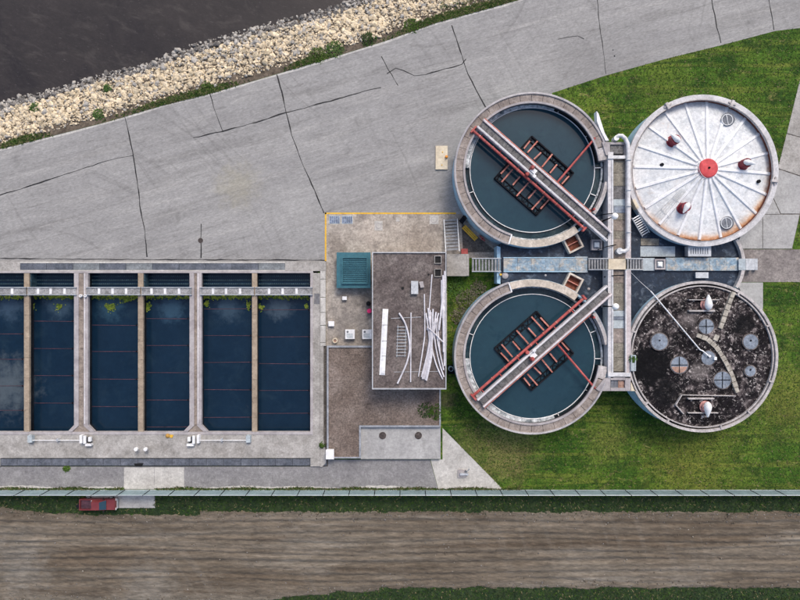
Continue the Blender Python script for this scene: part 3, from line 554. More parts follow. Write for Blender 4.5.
# boards and pipes lying on the roof
t = thing('panel_stack', 'long stack of white plastic panels on the gravel roof', 'panels', (385, 342), RT)
for i in range(4):
    o_ = i * .35
    part('panel', 'white_paint', t, lambda m: m.bar((386 + o_ - .5, 309 + i), (382.6 + o_ - .5, 375 - i * .6), 5.6 - i * .8, RT - .04 + i * .05, RT + .005 + i * .05))
for y in (325, 341, 356): part('strap', 'grating', t, lambda m: m.bar((382, y), (388, y), .4, RT + .155, RT + .17))
t = thing('roof_ladder', 'short grey ladder lying on the gravel roof', 'ladder', (402, 340), RT)
for x in (398, 406): part('stile', 'galvanised', t, lambda m: m.ptube([(x, 325, RT), (x - 1.2, 357, RT)], .04, 6))
for y in np.arange(327, 357, 3.2): part('rung', 'galvanised', t, lambda m: m.ptube([(397 - (y - 325) * .03, y, RT + .05), (407 - (y - 325) * .03, y, RT + .05)], .045, 6))
def pipe(pts, r, label, group=None, dz=0., name='plastic_pipe', mat='pvc'):
    P_ = [];
    for i in range(len(pts) - 1):      # Catmull-Rom through the plan points
        p0, p1, p2, p3 = pts[max(i - 1, 0)], pts[i], pts[i + 1], pts[min(i + 2, len(pts) - 1)]
        for t_ in np.linspace(0, 1, 6, endpoint=False):
            P_.append(tuple(.5 * (2 * p1[k] + (p2[k] - p0[k]) * t_ + (2 * p0[k] - 5 * p1[k] + 4 * p2[k] - p3[k]) * t_ ** 2 + (3 * p1[k] - p0[k] - 3 * p2[k] + p3[k]) * t_ ** 3) for k in (0, 1)))
    P_.append(pts[-1])
    mb = MB(); mb.ptube([(x, y, RT + r + dz) for x, y in P_], r, 8)
    return build(name, mb, mat, None, label, 'pipe', group, smooth=True)
pipe([(399, 313), (405, 323), (408.6, 336), (409.5, 350), (407, 362), (402, 374), (397.5, 383.5)], .10, 'single curved white pipe bowing over the roof ladder', dz=.09)
pipe([(411, 312.5), (410.6, 382)], .075, 'straight thin white pipe just right of the roof ladder')
G = 'white pipes heaped on the roof'
pipe([(432, 274.5), (429, 312), (427, 330)], .07, 'thin white pipe reaching highest up the roof', G)
pipe([(424.3, 294), (424.8, 330), (423.5, 345), (418.5, 376.5)], .075, 'thin white pipe at the left side of the heap', G)
loose = 'straight white pipe in the dense middle of the heap'
for i, pts in enumerate([[(428, 308), (430, 335), (422.4, 379)], [(430, 310), (430.5, 345), (425.6, 380)], [(433, 309), (431.5, 345), (426.5, 380.5)], [(426, 313), (429.5, 345), (424, 379)], [(436, 312), (432, 340), (428, 370)], [(428.5, 312), (432, 350), (427, 378)], [(438.5, 313), (433, 336), (429, 366)], [(431, 312), (429, 345), (421.5, 377)]]):
    pipe(pts, .095, loose, G, dz=.02 + .1 * (i % 3))
bowed = ['lowest bowed white pipe at the lower right of the heap', 'middle one of three bowed white pipes at the right of the heap', 'bowed white pipe nearest the right roof edge']
for i, pts in enumerate([[(430, 322), (431.5, 345), (436, 364), (442.6, 379)], [(433, 322), (435.5, 345), (439.6, 364), (444, 377)], [(435.4, 318), (437.5, 340), (441, 358), (443.6, 370)]]): pipe(pts, .085, bowed[i], G, dz=.05 * i)
pipe([(437.5, 315), (438.5, 335), (440.4, 356)], .075, 'short white pipe at the right of the heap', G)
pipe([(427.5, 327), (435, 334), (443.6, 342.5)], .07, 'white pipe lying slantwise across the heap', G, dz=.33)
edge = 'white pipe lying along the right roof edge'
EL = ['longest white pipe lying along the right roof edge', 'white pipe just inside the longest one at the right roof edge', 'short white pipe beside the lower black roof hatch', 'white pipe leaning from the right roof edge into the heap']
for i, pts in enumerate([[(444.6, 271), (444.3, 310), (444.4, 366)], [(443, 275), (443, 305), (443.6, 352)], [(441.6, 280), (441.8, 300), (442.4, 318)], [(444, 283), (441, 312), (439, 330)]]): pipe(pts, .10, EL[i], G, dz=.12 * (i % 2))
# low building
LT = .9
b = thing('low_building', 'low L-shaped building with brown gravel roof', 'building', (380, 400))
Lp = [(328.6, 347.6), (439.2, 347.6), (439.2, 425.4), (359, 425.4), (359, 457), (328.6, 457)]
part('wall', 'concrete', b, lambda m: m.poly(Lp, 0, LT - .3)); part('roof', 'low_gravel', b, lambda m: m.poly(Lp, LT - .3, LT - .1))
for r_ in ((326.8, 345.8, 372.6, 347.5), (326.8, 347.6, 328.5, 457.8), (439.3, 389, 440.8, 427), (359.1, 425.5, 439.2, 427.2), (328.6, 457.1, 360.8, 458.4), (359.1, 427.2, 360.8, 457.0)):
    part('parapet', 'blue_parapet', b, lambda m: m.rect(*r_, LT - .4, LT + .05))
b = thing('chamber', 'low concrete chamber top with two round manholes', 'chamber', (400, 443))
part('slab', 'grey_slab', b, lambda m: m.rect(360.9, 427.3, 440.6, 459, 0, .5))
for x in (382.6, 418.4): part('manhole', 'manhole', b, lambda m: m.disc((x, 435.6), 3.6, .5, .56, 20))
t = thing('white_cabinet', 'white square cabinet at the lower left roof corner', 'cabinet', (330, 455)); part('body', 'white_paint', t, lambda m: m.rect(326.2, 450, 333.6, 459, 0, 1.3)); part('door', 'coping', t, lambda m: m.rect(333.6, 451, 333.9, 458, .15, 1.2)); part('cap', 'white_paint', t, lambda m: m.rect(325.9, 449.7, 333.9, 459.3, 1.3, 1.36))
# teal roof hatch
t = thing('teal_shelter', 'teal square metal cover with corrugated middle', 'shelter', (353, 270))
part('body', 'teal_metal', t, lambda m: m.rect(337.4, 253.4, 370, 287, 0, 1.25)); part('flange', 'teal_metal', t, lambda m: m.rect(336.6, 252.4, 370.6, 288, 1.25, 1.38))
part('raised_curb', 'teal_metal', t, lambda m: (m.rect(341.6, 257.0, 367.6, 258.2, 1.38, 1.62), m.rect(341.6, 283, 367.6, 284, 1.38, 1.62), m.rect(341.6, 258.2, 342.7, 283, 1.38, 1.62), m.rect(366.6, 258.2, 367.6, 283, 1.38, 1.62)))
for y in np.arange(259.3, 282, 2.05): part('corrugation', 'teal_metal', t, lambda m: m.rect(343, y, 366.4, y + 1.1, 1.38, 1.50))
# little things of the yard
for i, x in enumerate((330.4, 343)):
    t = thing('floor_grate', f'{["left", "right"][i]} blue-grey floor grate by the yellow corner', 'grate', (x + 4, 219.5), 0, 'floor grates in the concrete yard')
    part('frame', 'pale_plate', t, lambda m: m.rect(x - 1.4, 215.6, x + 9.8, 223.8, .03, .045))
    for j in range(5): part('grate_bar', 'blue_grate', t, lambda m: m.rect(x - .8 + j * 2.05, 216.2, x + .9 + j * 2.05, 223.2, .046, .07))
for (x0, y0, x1, y1, l) in ((374.6, 221, 382.6, 230.4, 'worn pale concrete patch in the stained yard'), (429.6, 215.4, 438.6, 224, 'clean pale square cover near the stair top'), (396, 217.6, 399.6, 221.4, 'small pale round cover near the yellow line')):
    t = thing('yard_cover', l, 'cover', ((x0 + x1) / 2, (y0 + y1) / 2)); part('lid', 'pale_concrete', t, lambda m: m.rect(x0, y0, x1, y1, .03, .06)); part('rim', 'coping', t, lambda m: m.ring(((x0 + x1) / 2, (y0 + y1) / 2), (x1 - x0) * .3, (x1 - x0) * .36, .06, .075, n=20))
for (x0, y0, x1, y1, l) in ((342.4, 296.6, 346.6, 299.8, 'smallest white box below the teal cover'), (328.6, 321.4, 334, 326, 'white box nearest the pale kerb')):
    t = thing('utility_box', l, 'box', ((x0 + x1) / 2, (y0 + y1) / 2)); part('body', 'white_paint', t, lambda m: m.rect(x0, y0, x1, y1, .028, .4)); part('lid', 'white_paint', t, lambda m: m.rect(x0 - .2, y0 - .2, x1 + .2, y1 + .2, .4, .44))
for (x, l) in ((345.2, 'white square vent unit, left of the pair above the low roof'), (362.2, 'white square vent unit, right of the pair above the low roof')):
    t = thing('vent_unit', l, 'vent', (x + 4.6, 334), 0, 'vent units in the yard'); part('body', 'white_paint', t, lambda m: m.rect(x, 329.6, x + 9.4, 339, .028, .7)); part('fan', 'hatch_dark', t, lambda m: m.disc((x + 2.4, 331.8), 1.1, .7, .74, 10)); part('grille', 'pale_plate', t, lambda m: [m.rect(x + 1.4, 333.6 + i * 1.2, x + 7.6, 334.2 + i * 1.2, .7, .73) for i in range(4)])
t = thing('pink_drum', 'bright pink drum against the building wall', 'drum', (369.8, 311)); part('body', 'hot_pink', t, lambda m: m.lathe(W(369.3, 311, .8), [(.26, .03), (.29, .3), (.29, .6), (.26, .85)], 14), smooth=True); part('lid', 'hot_pink', t, lambda m: m.lathe(W(369.3, 311, .8), [(.27, .85), (.27, .88)], 14))
t = thing('dark_barrel', 'black barrel above the pink drum by the wall', 'barrel', (368.6, 303.6)); part('body', 'black', t, lambda m: m.lathe(W(368.3, 303.6, .8), [(.25, .03), (.3, .4), (.25, .8)], 14), smooth=True); part('lid', 'dark_steel', t, lambda m: m.lathe(W(368.3, 303.6, .8), [(.2, .8), (.2, .83)], 14))
t = thing('flower_tub', 'round cream tub with orange contents by the low roof', 'tub', (335, 340.6)); part('tub', 'beige_paint', t, lambda m: m.ring((335, 340.6), 1.6, 2.6, .028, .45, n=14)); part('filling', 'hatch_orange', t, lambda m: m.disc((335, 340.6), 1.55, .03, .36, 14))
t = thing('hydrant_base', 'pale slab with orange fitting beside the upper clarifier', 'hydrant', (441.6, 157)); part('slab', 'beige_paint', t, lambda m: m.rect(435.6, 145.8, 447.6, 169.4, .013, .2))
part('fitting', 'orange', t, lambda m: m.lathe(W(446.6, 156.4, .5), [(.16, .2), (.2, .35), (.14, .55)], 10)); part('bolt', 'yellow_paint', t, lambda m: (m.disc((442.6, 152), .6, .2, .26, 8), m.disc((442, 165), .6, .2, .26, 8)))
# yellow guard, red cans by the stairs
t = thing('yellow_bench', 'bright yellow slatted bench in the gravel corner', 'bench', (470, 233)); 
for i in range(3): part('slat', 'yellow_paint', t, lambda m: m.bar((463.6, 226.4), (476.4, 239.4), 1.35, .42, .5, shift=(i - 1) * 1.75))
part('leg', 'dark_steel', t, lambda m: m.bar((465.6, 231.0), (469, 227.8), .8, .036, .42)); part('leg', 'dark_steel', t, lambda m: m.bar((473, 238.4), (476.2, 235.4), .8, .036, .42))
t = thing('red_bin', 'dark red bin at the foot of the yard stair', 'bin', (464.4, 251)); part('body', 'red_paint', t, lambda m: m.rect(461.6, 249, 467.6, 253.6, .03, .7)); part('lid', 'red_paint', t, lambda m: m.rect(461.3, 248.7, 467.9, 253.9, .7, .76))
t = thing('black_pump', 'black pump unit against the blue clarifier wall', 'pump', (463, 219.5)); part('body', 'dark_steel', t, lambda m: m.poly([(459.6, 220), (463.6, 215), (467, 217.6), (463, 223.4)], .03, .8)); part('motor', 'black', t, lambda m: m.ptube([(464.4, 216.2, .9), (466.6, 218.8, .9)], .2, 10)); part('base', 'grating', t, lambda m: m.poly([(459.2, 221), (464, 214.4), (467.6, 217.4), (463, 224)], .02, .1))
t = thing('red_valve', 'small red valve beside the yellow bench', 'valve', (483, 239)); part('wheel', 'red_paint', t, lambda m: m.ring((482.6, 238.6), .7, 1.5, .6, .68, n=12)); part('stem', 'dark_steel', t, lambda m: m.disc((482.6, 238.6), .4, .036, .66, 8)); part('pipe', 'red_paint', t, lambda m: m.ptube([(479.6, 235.6, .3), (485, 241, .3)], .1, 8))
t = thing('blue_drum', 'blue drum squeezed between roof and lower clarifier', 'drum', (451, 369)); part('body', 'blue_wall', t, lambda m: m.lathe(W(451, 369, .8), [(.3, 0), (.34, .4), (.3, .85)], 14)); part('lid', 'dark_steel', t, lambda m: m.lathe(W(451, 369, .8), [(.24, .85), (.24, .9)], 14)); part('tray', 'dark_steel', t, lambda m: m.rect(447.4, 365, 457, 374, 0, .12))

# stairs (treads are parts)
def stair(label, a, b_, wd, z0, z1, n, mat='galvanised'):
    t = thing('steel_stair', label, 'stair', a, min(z0, z1))
    dx_, dy_ = b_[0] - a[0], b_[1] - a[1]
    for i in range(n):
        f0, f1 = i / n, (i + .62) / n; z = z0 + (z1 - z0) * (i + .5) / n
        part('tread', 'tread_grey', t, lambda m: m.bar((a[0] + dx_ * f0, a[1] + dy_ * f0), (a[0] + dx_ * f1, a[1] + dy_ * f1), wd - 1.6, z - .05, z))
    l = math.hypot(dx_, dy_); nx, ny = -dy_ / l * wd / 2, dx_ / l * wd / 2
    for s_ in (1, -1):
        part('stringer', 'white_paint', t, lambda m: m.ptube([(a[0] + nx * s_, a[1] + ny * s_, z0), (b_[0] + nx * s_, b_[1] + ny * s_, z1)], .07, 6))
        part('handrail', 'galvanised', t, lambda m: (m.ptube([(a[0] + nx * s_, a[1] + ny * s_, z0 + .95), (b_[0] + nx * s_, b_[1] + ny * s_, z1 + .95)], .035, 6), m.ptube([(a[0] + nx * s_, a[1] + ny * s_, z0), (a[0] + nx * s_, a[1] + ny * s_, z0 + .95)], .035, 6), m.ptube([(b_[0] + nx * s_, b_[1] + ny * s_, z1), (b_[0] + nx * s_, b_[1] + ny * s_, z1 + .95)], .035, 6)))
    return t
stair('steel stair with grey treads from the yard to the landing', (450.6, 219), (452.6, 251.5), 13.5, .1, 1.15, 10)
stair('steel stair rising from the landing to the blue walkway', (472, 265), (501, 265), 13, 1.25, 2.35, 9)
stair('short steel stair left of the beige gallery crossing', (588.5, 264.2), (608.5, 264.2), 11, 2.45, 3.9, 7)
stair('short steel stair right of the beige gallery crossing', (643, 264.2), (626, 264.2), 11, 2.45, 3.9, 6)
solid('landing', 'concrete', 'square concrete landing between the two steel stairs', 'landing', lambda m: (m.poly([(447, 254), (469, 254), (469, 276), (447, 276)], 0, 1.2), m.rect(466.6, 254.4, 468.6, 275.6, 1.2, 1.26)))
solid('under_stair_wall', 'blue_wall', 'pale blue wall corner where the stair meets the clarifiers', 'wall', lambda m: m.poly([(497, 246), (500.5, 247), (500.5, 284), (497, 283)], 0, 2.05))
solid('stair_support', 'dark_steel', 'dark steel frame carrying the walkway stair', 'frame', lambda m: [m.rect(x, y, x + .8, y + .8, .03, z_) for x, z_ in ((476, 1.2), (492, 1.8)) for y in (259, 270)] + [m.bar((476, 259.4), (476, 270.4), .6, 1.1, 1.2), m.bar((492, 259.4), (492, 270.4), .6, 1.65, 1.75)])

# ------------------------------------------------------------------ circular tanks
TZ = 3.6                      # rim level
UC, LC, WC, DC = (532.3, 170), (532.3, 356.4), (702.7, 170.5), (702.6, 356.6)
def clarifier(c, my, label, wlabel, slabel):
    P = lambda x, y: (c[0] + x, c[1] + my * y)
    t = thing('clarifier', label, 'clarifier', c, 0, 'round clarifiers')
    part('wall', 'blue_wall', t, lambda m: m.ring(c, 75.6, 77.4, 0, TZ - .25, 10, 352, 120, my), smooth=True)
    # walkway of slabs and its kerbs
    for i in range(26):
        a0 = 107.6 + i * 9; a1 = min(a0 + 8.7, 341.5)
        if a0 < 341: part('walk_slab', 'ring_walk', t, lambda m: m.ring(c, 69, 76.2, TZ - .35, TZ - random.uniform(0, .02), a0, a1, 110, my))
    part('outer_kerb', 'coping', t, lambda m: m.ring(c, 76.2, 78.2, TZ - .35, TZ + .14, 107.6, 343, 160, my)); part('inner_kerb', 'coping', t, lambda m: m.ring(c, 67, 69, TZ - .12, TZ + .14, 107.6, 352, 160, my)); part('kerb_base', 'wet_wall', t, lambda m: m.ring(c, 67.2, 69, TZ - 1.3, TZ - .12, 107.6, 352, 160, my))
    part('end_kerb', 'white_paint', t, lambda m: m.bar(P(77.6 * math.cos(R(107.6)), 77.6 * math.sin(R(107.6))), P(67.6 * math.cos(R(107.6)), 67.6 * math.sin(R(107.6))), 1.2, TZ - .3, TZ + .16))
    part('outlet_rim', 'tank_rim', t, lambda m: m.ring(c, 69, 76, TZ - .9, TZ - .02, 342, 352, 120, my))
    part('weir_rim', 'ring_beige', t, lambda m: m.ring(c, 70, 77.2, TZ - .9, TZ - .12, 53, 107, 120, my)); part('weir_rim', 'tank_rim', t, lambda m: m.ring(c, 73.6, 77.2, TZ - .9, TZ - .02, 9, 35, 120, my))
    def guard(m):
        n = 40
        for zz in (.55, 1.05): m.ptube([(*P(77.3 * math.cos(R(109 + 231 * i / n)), 77.3 * math.sin(R(109 + 231 * i / n))), TZ + zz) for i in range(n + 1)], .022, 5)
        for i in range(0, n + 1, 2): m.ptube([(*P(77.3 * math.cos(R(109 + 231 * i / n)), 77.3 * math.sin(R(109 + 231 * i / n))), TZ + zz) for zz in (.1, 1.05)], .022, 5)
    part('guard_rail', 'galvanised', t, guard)
    part('inner_wall', 'crust', t, lambda m: m.ring(c, 68.8, 70.5, TZ - 2.2, TZ - 1.0, 0, 360, 100, my))
    # launder, weir, crust
    part('launder', 'launder_water', t, lambda m: m.ring(c, 62.2, 75.4, TZ - 1.6, TZ - 1.25, 0, 360, 120, my), kind='structure')
    part('lime_crust', 'crust', t, lambda m: m.ring(c, 63.2, 67.6, TZ - 1.25, TZ - .75, 182, 290, 120, my))
    part('weir', 'white_paint', t, lambda m: m.ring(c, 62.0, 62.6, TZ - 1.9, TZ - 1.0, 0, 360, 160, my))
    part('tank_floor', 'wet_wall', t, lambda m: m.ring(c, .3, 62, TZ - 2.4, TZ - 2.2, 0, 360, 60, my))
    for a in (-66, -32, -2, 22, 160, 195, 260):
        part('weir_bracket', 'white_paint', t, lambda m: m.bar(P(62 * math.cos(R(a)), 62 * math.sin(R(a))), P(70.5 * math.cos(R(a)), 70.5 * math.sin(R(a))), .7, TZ - 1.15, TZ - 1.0))
    wz = TZ - 1.1
    mb = MB(); mb.poly([P(62.1 * math.cos(2 * math.pi * i / 96), 62.1 * math.sin(2 * math.pi * i / 96)) for i in range(96)], wz - .5, wz); build('clarifier_water', mb, 'clarifier_water', None, wlabel, None, kind='structure')
    # bridge: from the far kerb to the gallery
    u = (.7505, .6609); n_ = (.6609, -.7505); bz = TZ + .5
    Q = lambda s, o: P(u[0] * s + n_[0] * o, u[1] * s + n_[1] * o)     # s along, o across (positive to the inner side of the photo top)
    b_ = part('bridge', 'dark_steel', t, lambda m: m.bar(Q(-69, 1.2), Q(99, 1.2), 6, bz - .35, bz - .12), label='long steel bridge spanning the tank')
    for i in range(20): part('grating', 'grating', b_, lambda m: m.bar(Q(-69 + i * 8.4, 1.2), Q(-69 + i * 8.4 + 8.1, 1.2), 6.4, bz - .12, bz))
    def beam(o, m): m.bar(Q(-70, o), Q(101 if o > 0 else 103, o), 2.1, bz - .5, bz + .2)
    part('side_beam', 'pink_white', b_, lambda m: beam(5.7, m)); part('side_beam', 'beam_white', b_, lambda m: beam(-3.3, m))
    part('edge_pipe', 'faded_red', b_, lambda m: m.bar(Q(-70, 7.4), Q(72, 7.4), .75, bz - .2, bz + .1))
    def brail(m, o):
        m.ptube([(*Q(-70, o), bz + 1.1), (*Q(101, o), bz + 1.1)], .03, 6)
        for s in range(-70, 100, 14): m.ptube([(*Q(s, o), bz + .2), (*Q(s, o), bz + 1.1)], .03, 6)
    part('handrail', 'white_paint', b_, lambda m: brail(m, 5.7)); part('handrail', 'white_paint', b_, lambda m: brail(m, -3.3))
    sp = part('truss_pipe', 'red_paint', t, lambda m: m.ptube([(*Q(-72, -9.6), bz - .25), (*Q(78.5, -9.6), bz - .25)], .165, 12), smooth=True)
    for s in range(-62, 76, 17): part('flange', 'faded_red', sp, lambda m: m.ptube([(*Q(s, -9.6), bz - .25), (*Q(s + .8, -9.6), bz - .25)], .195, 12))
    part('pipe_end', 'red_paint', t, lambda m: (m.bar(Q(78.3, -12.2), Q(78.3, -7), 2, bz - .5, bz), m.bar(Q(-71, -12), Q(-71, -4), 1.6, bz - .5, bz - .05)))
    for s in range(-60, 70, 24): part('bracket', 'red_paint', t, lambda m: m.bar(Q(s, -9), Q(s, -4.6), .9, bz - .45, bz - .3))
    # drive in the middle of the bridge
    dv = part('drive_unit', 'white_paint', t, lambda m: (m.bar(Q(-1.5, .5), Q(4.5, .5), 4.5, bz, bz + .45), m.bar(Q(4, -3), Q(7, -3), 3, bz + .28, bz + .6)))
    part('motor', 'red_paint', dv, lambda m: m.lathe(W(*Q(-1.5, 2.4), bz + .7), [(.24, bz), (.26, bz + .6), (.16, bz + .85)], 12), smooth=True)
    part('gear', 'red_paint', dv, lambda m: m.lathe(W(*Q(-1, -6), bz + .2), [(.22, bz - .3), (.26, bz), (.2, bz + .3)], 12))
    # centre feedwell frame: open dark truss square
    fz = wz + .28; o0 = (1.6, 5.2)
    F = lambda s, o: P(o0[0] + u[0] * s + n_[0] * o, o0[1] + u[1] * s + n_[1] * o)
    cor = [(-27.5, 28), (28.5, 28), (28.5, -28), (-27.5, -28)]
    fr = part('feedwell_frame', 'dark_steel', t, lambda m: [m.bar(F(*cor[i]), F(*cor[(i + 1) % 4]), 1.4, wz - .4, fz) for i in range(4)])
    def truss(m):
        for sgn in (1, -1):
            m.bar(F(-27, 23 * sgn), F(28, 23 * sgn), .7, wz - .3, fz - .1)
            for i in range(7): m.bar(F(-27 + i * 8, 23 * sgn), F(-23 + i * 8, 28 * sgn), .5, wz - .2, fz - .12); m.bar(F(-23 + i * 8, 28 * sgn), F(-19 + i * 8, 23 * sgn), .5, wz - .2, fz - .15)
    part('truss', 'dark_steel', fr, truss)
    for s in (-25, -8, 9, 26): part('cross_bar', 'dark_steel', fr, lambda m: m.bar(F(s, -27), F(s, 27), .8, wz - .3, fz - .2))
    # rake arms
    up = [((524, 148.5), (530, 140.8)), ((527.5, 152.5), (537.6, 141)), ((534, 159.2), (541.2, 152.3)), ((542, 167), (552.5, 154)), ((550, 173), (557, 164.5)), ((561.8, 184), (569, 176))]
    dn = [((509, 165), (500.9, 173.6)), ((512.6, 169.4), (501.6, 182)), ((520, 176.6), (512.8, 185)), ((528.6, 182.6), (516.6, 196)), ((536, 190), (528.4, 198.4)), ((544, 196), (531.6, 209.6)), ((549, 199.6), (540.6, 208.8))]
    for a_, b2 in up + dn:
        part('rake_arm', 'faded_red', t, lambda m: m.bar(P(a_[0] - UC[0], a_[1] - UC[1]), P(b2[0] - UC[0], b2[1] - UC[1]), 1.45, fz + .02, fz + .2))
    part('scum_pipe', 'red_paint', t, lambda m: m.ptube([(*P(557.6 - UC[0], 182 - UC[1]), bz - .5), (*P(595 - UC[0], 138 - UC[1]), bz - .5)], .13, 10), smooth=True)
    part('bridge_post', 'red_paint', t, lambda m: m.rect(P(62, 0)[0] - .8, P(0, 39)[1] - 1, P(62, 0)[0] + 1, P(0, 39)[1] + 1, TZ - 1, TZ + .2))
    return t
clarifier(UC, 1, 'round clarifier beside the road with bridge slanting down to the right', 'dark teal water in the upper clarifier', '')
clarifier(LC, -1, 'round clarifier on the lawn with bridge slanting up to the right', 'dark teal water in the lower clarifier', '')

def hood(t, c, az, base_mat='crimson', z=TZ, r=.5, h=.9, s=1.0):
    """vent pipe with a white weather hood that tapers away from its pipe"""
    x, y = W(*c, z); v = part('vent', base_mat, t, lambda m: (m.lathe((x, y), [(r * 1.12, z - .1), (r * 1.12, z + .08), (r, z + .1), (r, z + h)], 18)), smooth=True)
    ca, sa = math.cos(az), math.sin(az); m = MB(); n = 14; secs = []
    for f, wd, zz in ((-.75, .12, .10), (-.55, .40, .34), (-.1, .56, .48), (.4, .46, .40), (.9, .28, .24), (1.3, .1, .1)):
        f *= s; wd *= s * .74
        secs.append([(x + ca * f * .8 - sa * wd * math.cos(2 * math.pi * k / n), y + sa * f * .8 + ca * wd * math.cos(2 * math.pi * k / n), z + h + .06 + max(0, math.sin(2 * math.pi * k / n)) * zz * s) for k in range(n)])
    vs = [p for q in secs for p in q]; fs = [(j * n + k, j * n + (k + 1) % n, (j + 1) * n + (k + 1) % n, (j + 1) * n + k) for j in range(5) for k in range(n)] + [tuple(range(n))[::-1], tuple(range(5 * n, 6 * n))]
    m.add(vs, fs); build('vent_hood', m, 'white_rib', v, smooth=True)
    part('vent_flange', base_mat, v, lambda q: q.lathe((x, y), [(r * 1.3, z - .05), (r * 1.3, z + .05)], 18))
    return v
def dome(mb, c, r, z_edge, z_top, n=80, rings=6):
    x, y = W(*c, z_edge); rm = LN(r, z_edge); vs = [(x, y, z_top)]; fs = []
    for j in range(1, rings + 1):
        f = j / rings
        vs += [(x + rm * f * math.cos(2 * math.pi * k / n), y + rm * f * math.sin(2 * math.pi * k / n), z_top + (z_edge - z_top) * f) for k in range(n)]
    fs += [(0, 1 + k, 1 + (k + 1) % n) for k in range(n)]
    for j in range(rings - 1): fs += [(1 + j * n + k, 1 + (j + 1) * n + k, 1 + (j + 1) * n + (k + 1) % n, 1 + j * n + (k + 1) % n) for k in range(n)]
    b0 = len(vs); vs += [(x + rm * math.cos(2 * math.pi * k / n), y + rm * math.sin(2 * math.pi * k / n), z_edge - .5) for k in range(n)]
    o = 1 + (rings - 1) * n; fs += [(o + k, b0 + k, b0 + (k + 1) % n, o + (k + 1) % n) for k in range(n)]
    mb.add(vs, fs)
# --- white digester
t = thing('white_digester', 'round tank with white ribbed cover and red centre cap', 'tank', WC, 0)
part('wall', 'blue_wall', t, lambda m: m.ring(WC, 73.6, 75.4, 0, TZ - .3, n=128), smooth=True)
part('rim', 'rim_white', t, lambda m: m.ring(WC, 71.2, 76, TZ - .3, TZ + .1, n=128))
part('rim_edge', 'tank_rim', t, lambda m: m.ring(WC, 70.6, 71.2, TZ - .04, TZ + .16, n=128))
part('inner_wall', 'inner_rust', t, lambda m: m.ring(WC, 70.7, 71.15, TZ - 1.6, TZ - .05, n=128))
part('gap_bed', 'black', t, lambda m: m.ring(WC, 60, 72, TZ - 1.7, TZ - 1.6, n=96))
CZ, CT = TZ - .75, TZ + .25
mb = MB(); dome(mb, WC, 70.2, CZ, CT); build('cover', mb, 'white_cover', t, smooth=True)
cwx, cwy = W(*WC, CZ); CR = LN(70.2, CZ)
for i in range(20):
    a = R(-3 + 18 * i)
    def fn(m):
        p0 = Vector((cwx + 1.0 * math.cos(a), cwy + 1.0 * math.sin(a), CT - .08)); p1 = Vector((cwx + (CR - .1) * math.cos(a), cwy + (CR - .1) * math.sin(a), CZ + .02))
        nn = Vector((-math.sin(a), math.cos(a), 0)) * .21; up = Vector((0, 0, .13))
        m.add([p0 + nn, p0 - nn, p1 - nn, p1 + nn, p0 + nn * .6 + up, p0 - nn * .6 + up, p1 - nn * .6 + up, p1 + nn * .6 + up], [(0, 1, 2, 3), (4, 5, 6, 7), (0, 1, 5, 4), (1, 2, 6, 5), (2, 3, 7, 6), (3, 0, 4, 7)])
    part('rib', 'white_rib', t, fn)
part('centre_cap', 'cap_red', t, lambda m: m.lathe((cwx, cwy), [(1.12, CT - .1), (1.12, CT + .22), (1.0, CT + .3), (.3, CT + .36)], 28))
part('cap_bolt', 'dark_steel', t, lambda m: m.lathe((cwx, cwy), [(.13, CT + .36), (.1, CT + .5)], 10))
def onroof(px, py): # height of the white cover below a plan point
    x, y = W(px, py, CZ + .4); f = math.hypot(x - cwx, y - cwy) / CR; return CT + (CZ - CT) * f
for (x, y) in ((672.4, 141.5), (742.6, 164.5), (682.6, 208)):
    zz = onroof(x, y); ax, ay = W(x, y, zz); hood(t, (x, y), math.atan2(ay - cwy, ax - cwx) if (x, y) != (742.6, 164.5) else -.2, z=zz, r=.55, h=.9, s=.85)
for (x, y) in ((727.4, 119.6), (726.6, 223)):
    zz = onroof(x, y)
    hh = part('hatch', 'hatch_dark', t, lambda m: m.lathe(W(x, y, zz), [(.78, zz - .1), (.78, zz + .2), (.7, zz + .25)], 22)); part('hatch_bar', 'galvanised', hh, lambda m: (m.bar((x - 1, y - 5.4), (x + 1, y + 5.4), .7, zz + .25, zz + .31)))
    part('hatch_rim', 'galvanised', hh, lambda m: m.ring((x, y), 5.0, 5.8, zz + .22, zz + .29, n=22))
for (x, y) in ((661.4, 165), (758, 181.6)):
    zz = onroof(x, y); part('stub', 'dark_steel', t, lambda m: m.lathe(W(x, y, zz), [(.2, zz - .05), (.2, zz + .25)], 10))
part('roof_rail', 'galvanised', t, lambda m: [m.ptube([(656 + i * 1.8, 214 + i * 1.9, onroof(660, 214) + .12), (682 + i * .9, 188 + i * .9, onroof(684, 190) + .12)], .028, 5) for i in range(6)] + [m.ptube([(661, 208.6, onroof(661, 210) + .14), (670, 218, onroof(670, 218) + .14)], .03, 5), m.ptube([(673, 196.6, onroof(673, 197) + .14), (679, 203, onroof(679, 203) + .14)], .03, 5)])
part('centre_rail', 'galvanised', t, lambda m: [m.tube([(cwx + 1.5 * math.cos(a), cwy + 1.5 * math.sin(a), CT + .1), (cwx + 1.5 * math.cos(a), cwy + 1.5 * math.sin(a), CT + .9)], .04, 6) for a in np.linspace(2.6, 4.3, 6)] + [m.tube([(cwx + 1.5 * math.cos(a), cwy + 1.5 * math.sin(a), CT + .9) for a in np.linspace(2.6, 4.3, 10)], .035, 6)])
for a in (-118, -66, 8):
    x, y = WC[0] + 73.6 * math.cos(R(a)), WC[1] + 73.6 * math.sin(R(a)); dx_, dy_ = math.cos(R(a)), math.sin(R(a))
    part('rim_bracket', 'tank_rim', t, lambda m: (m.bar((x - dx_ * 3.4, y - dy_ * 3.4), (x + dx_ * 3.4, y + dy_ * 3.4), 2.6, TZ + .1, TZ + .4), m.bar((x - dy_ * 4, y + dx_ * 4), (x + dy_ * 4, y - dx_ * 4), 1.2, TZ + .1, TZ + .25)))
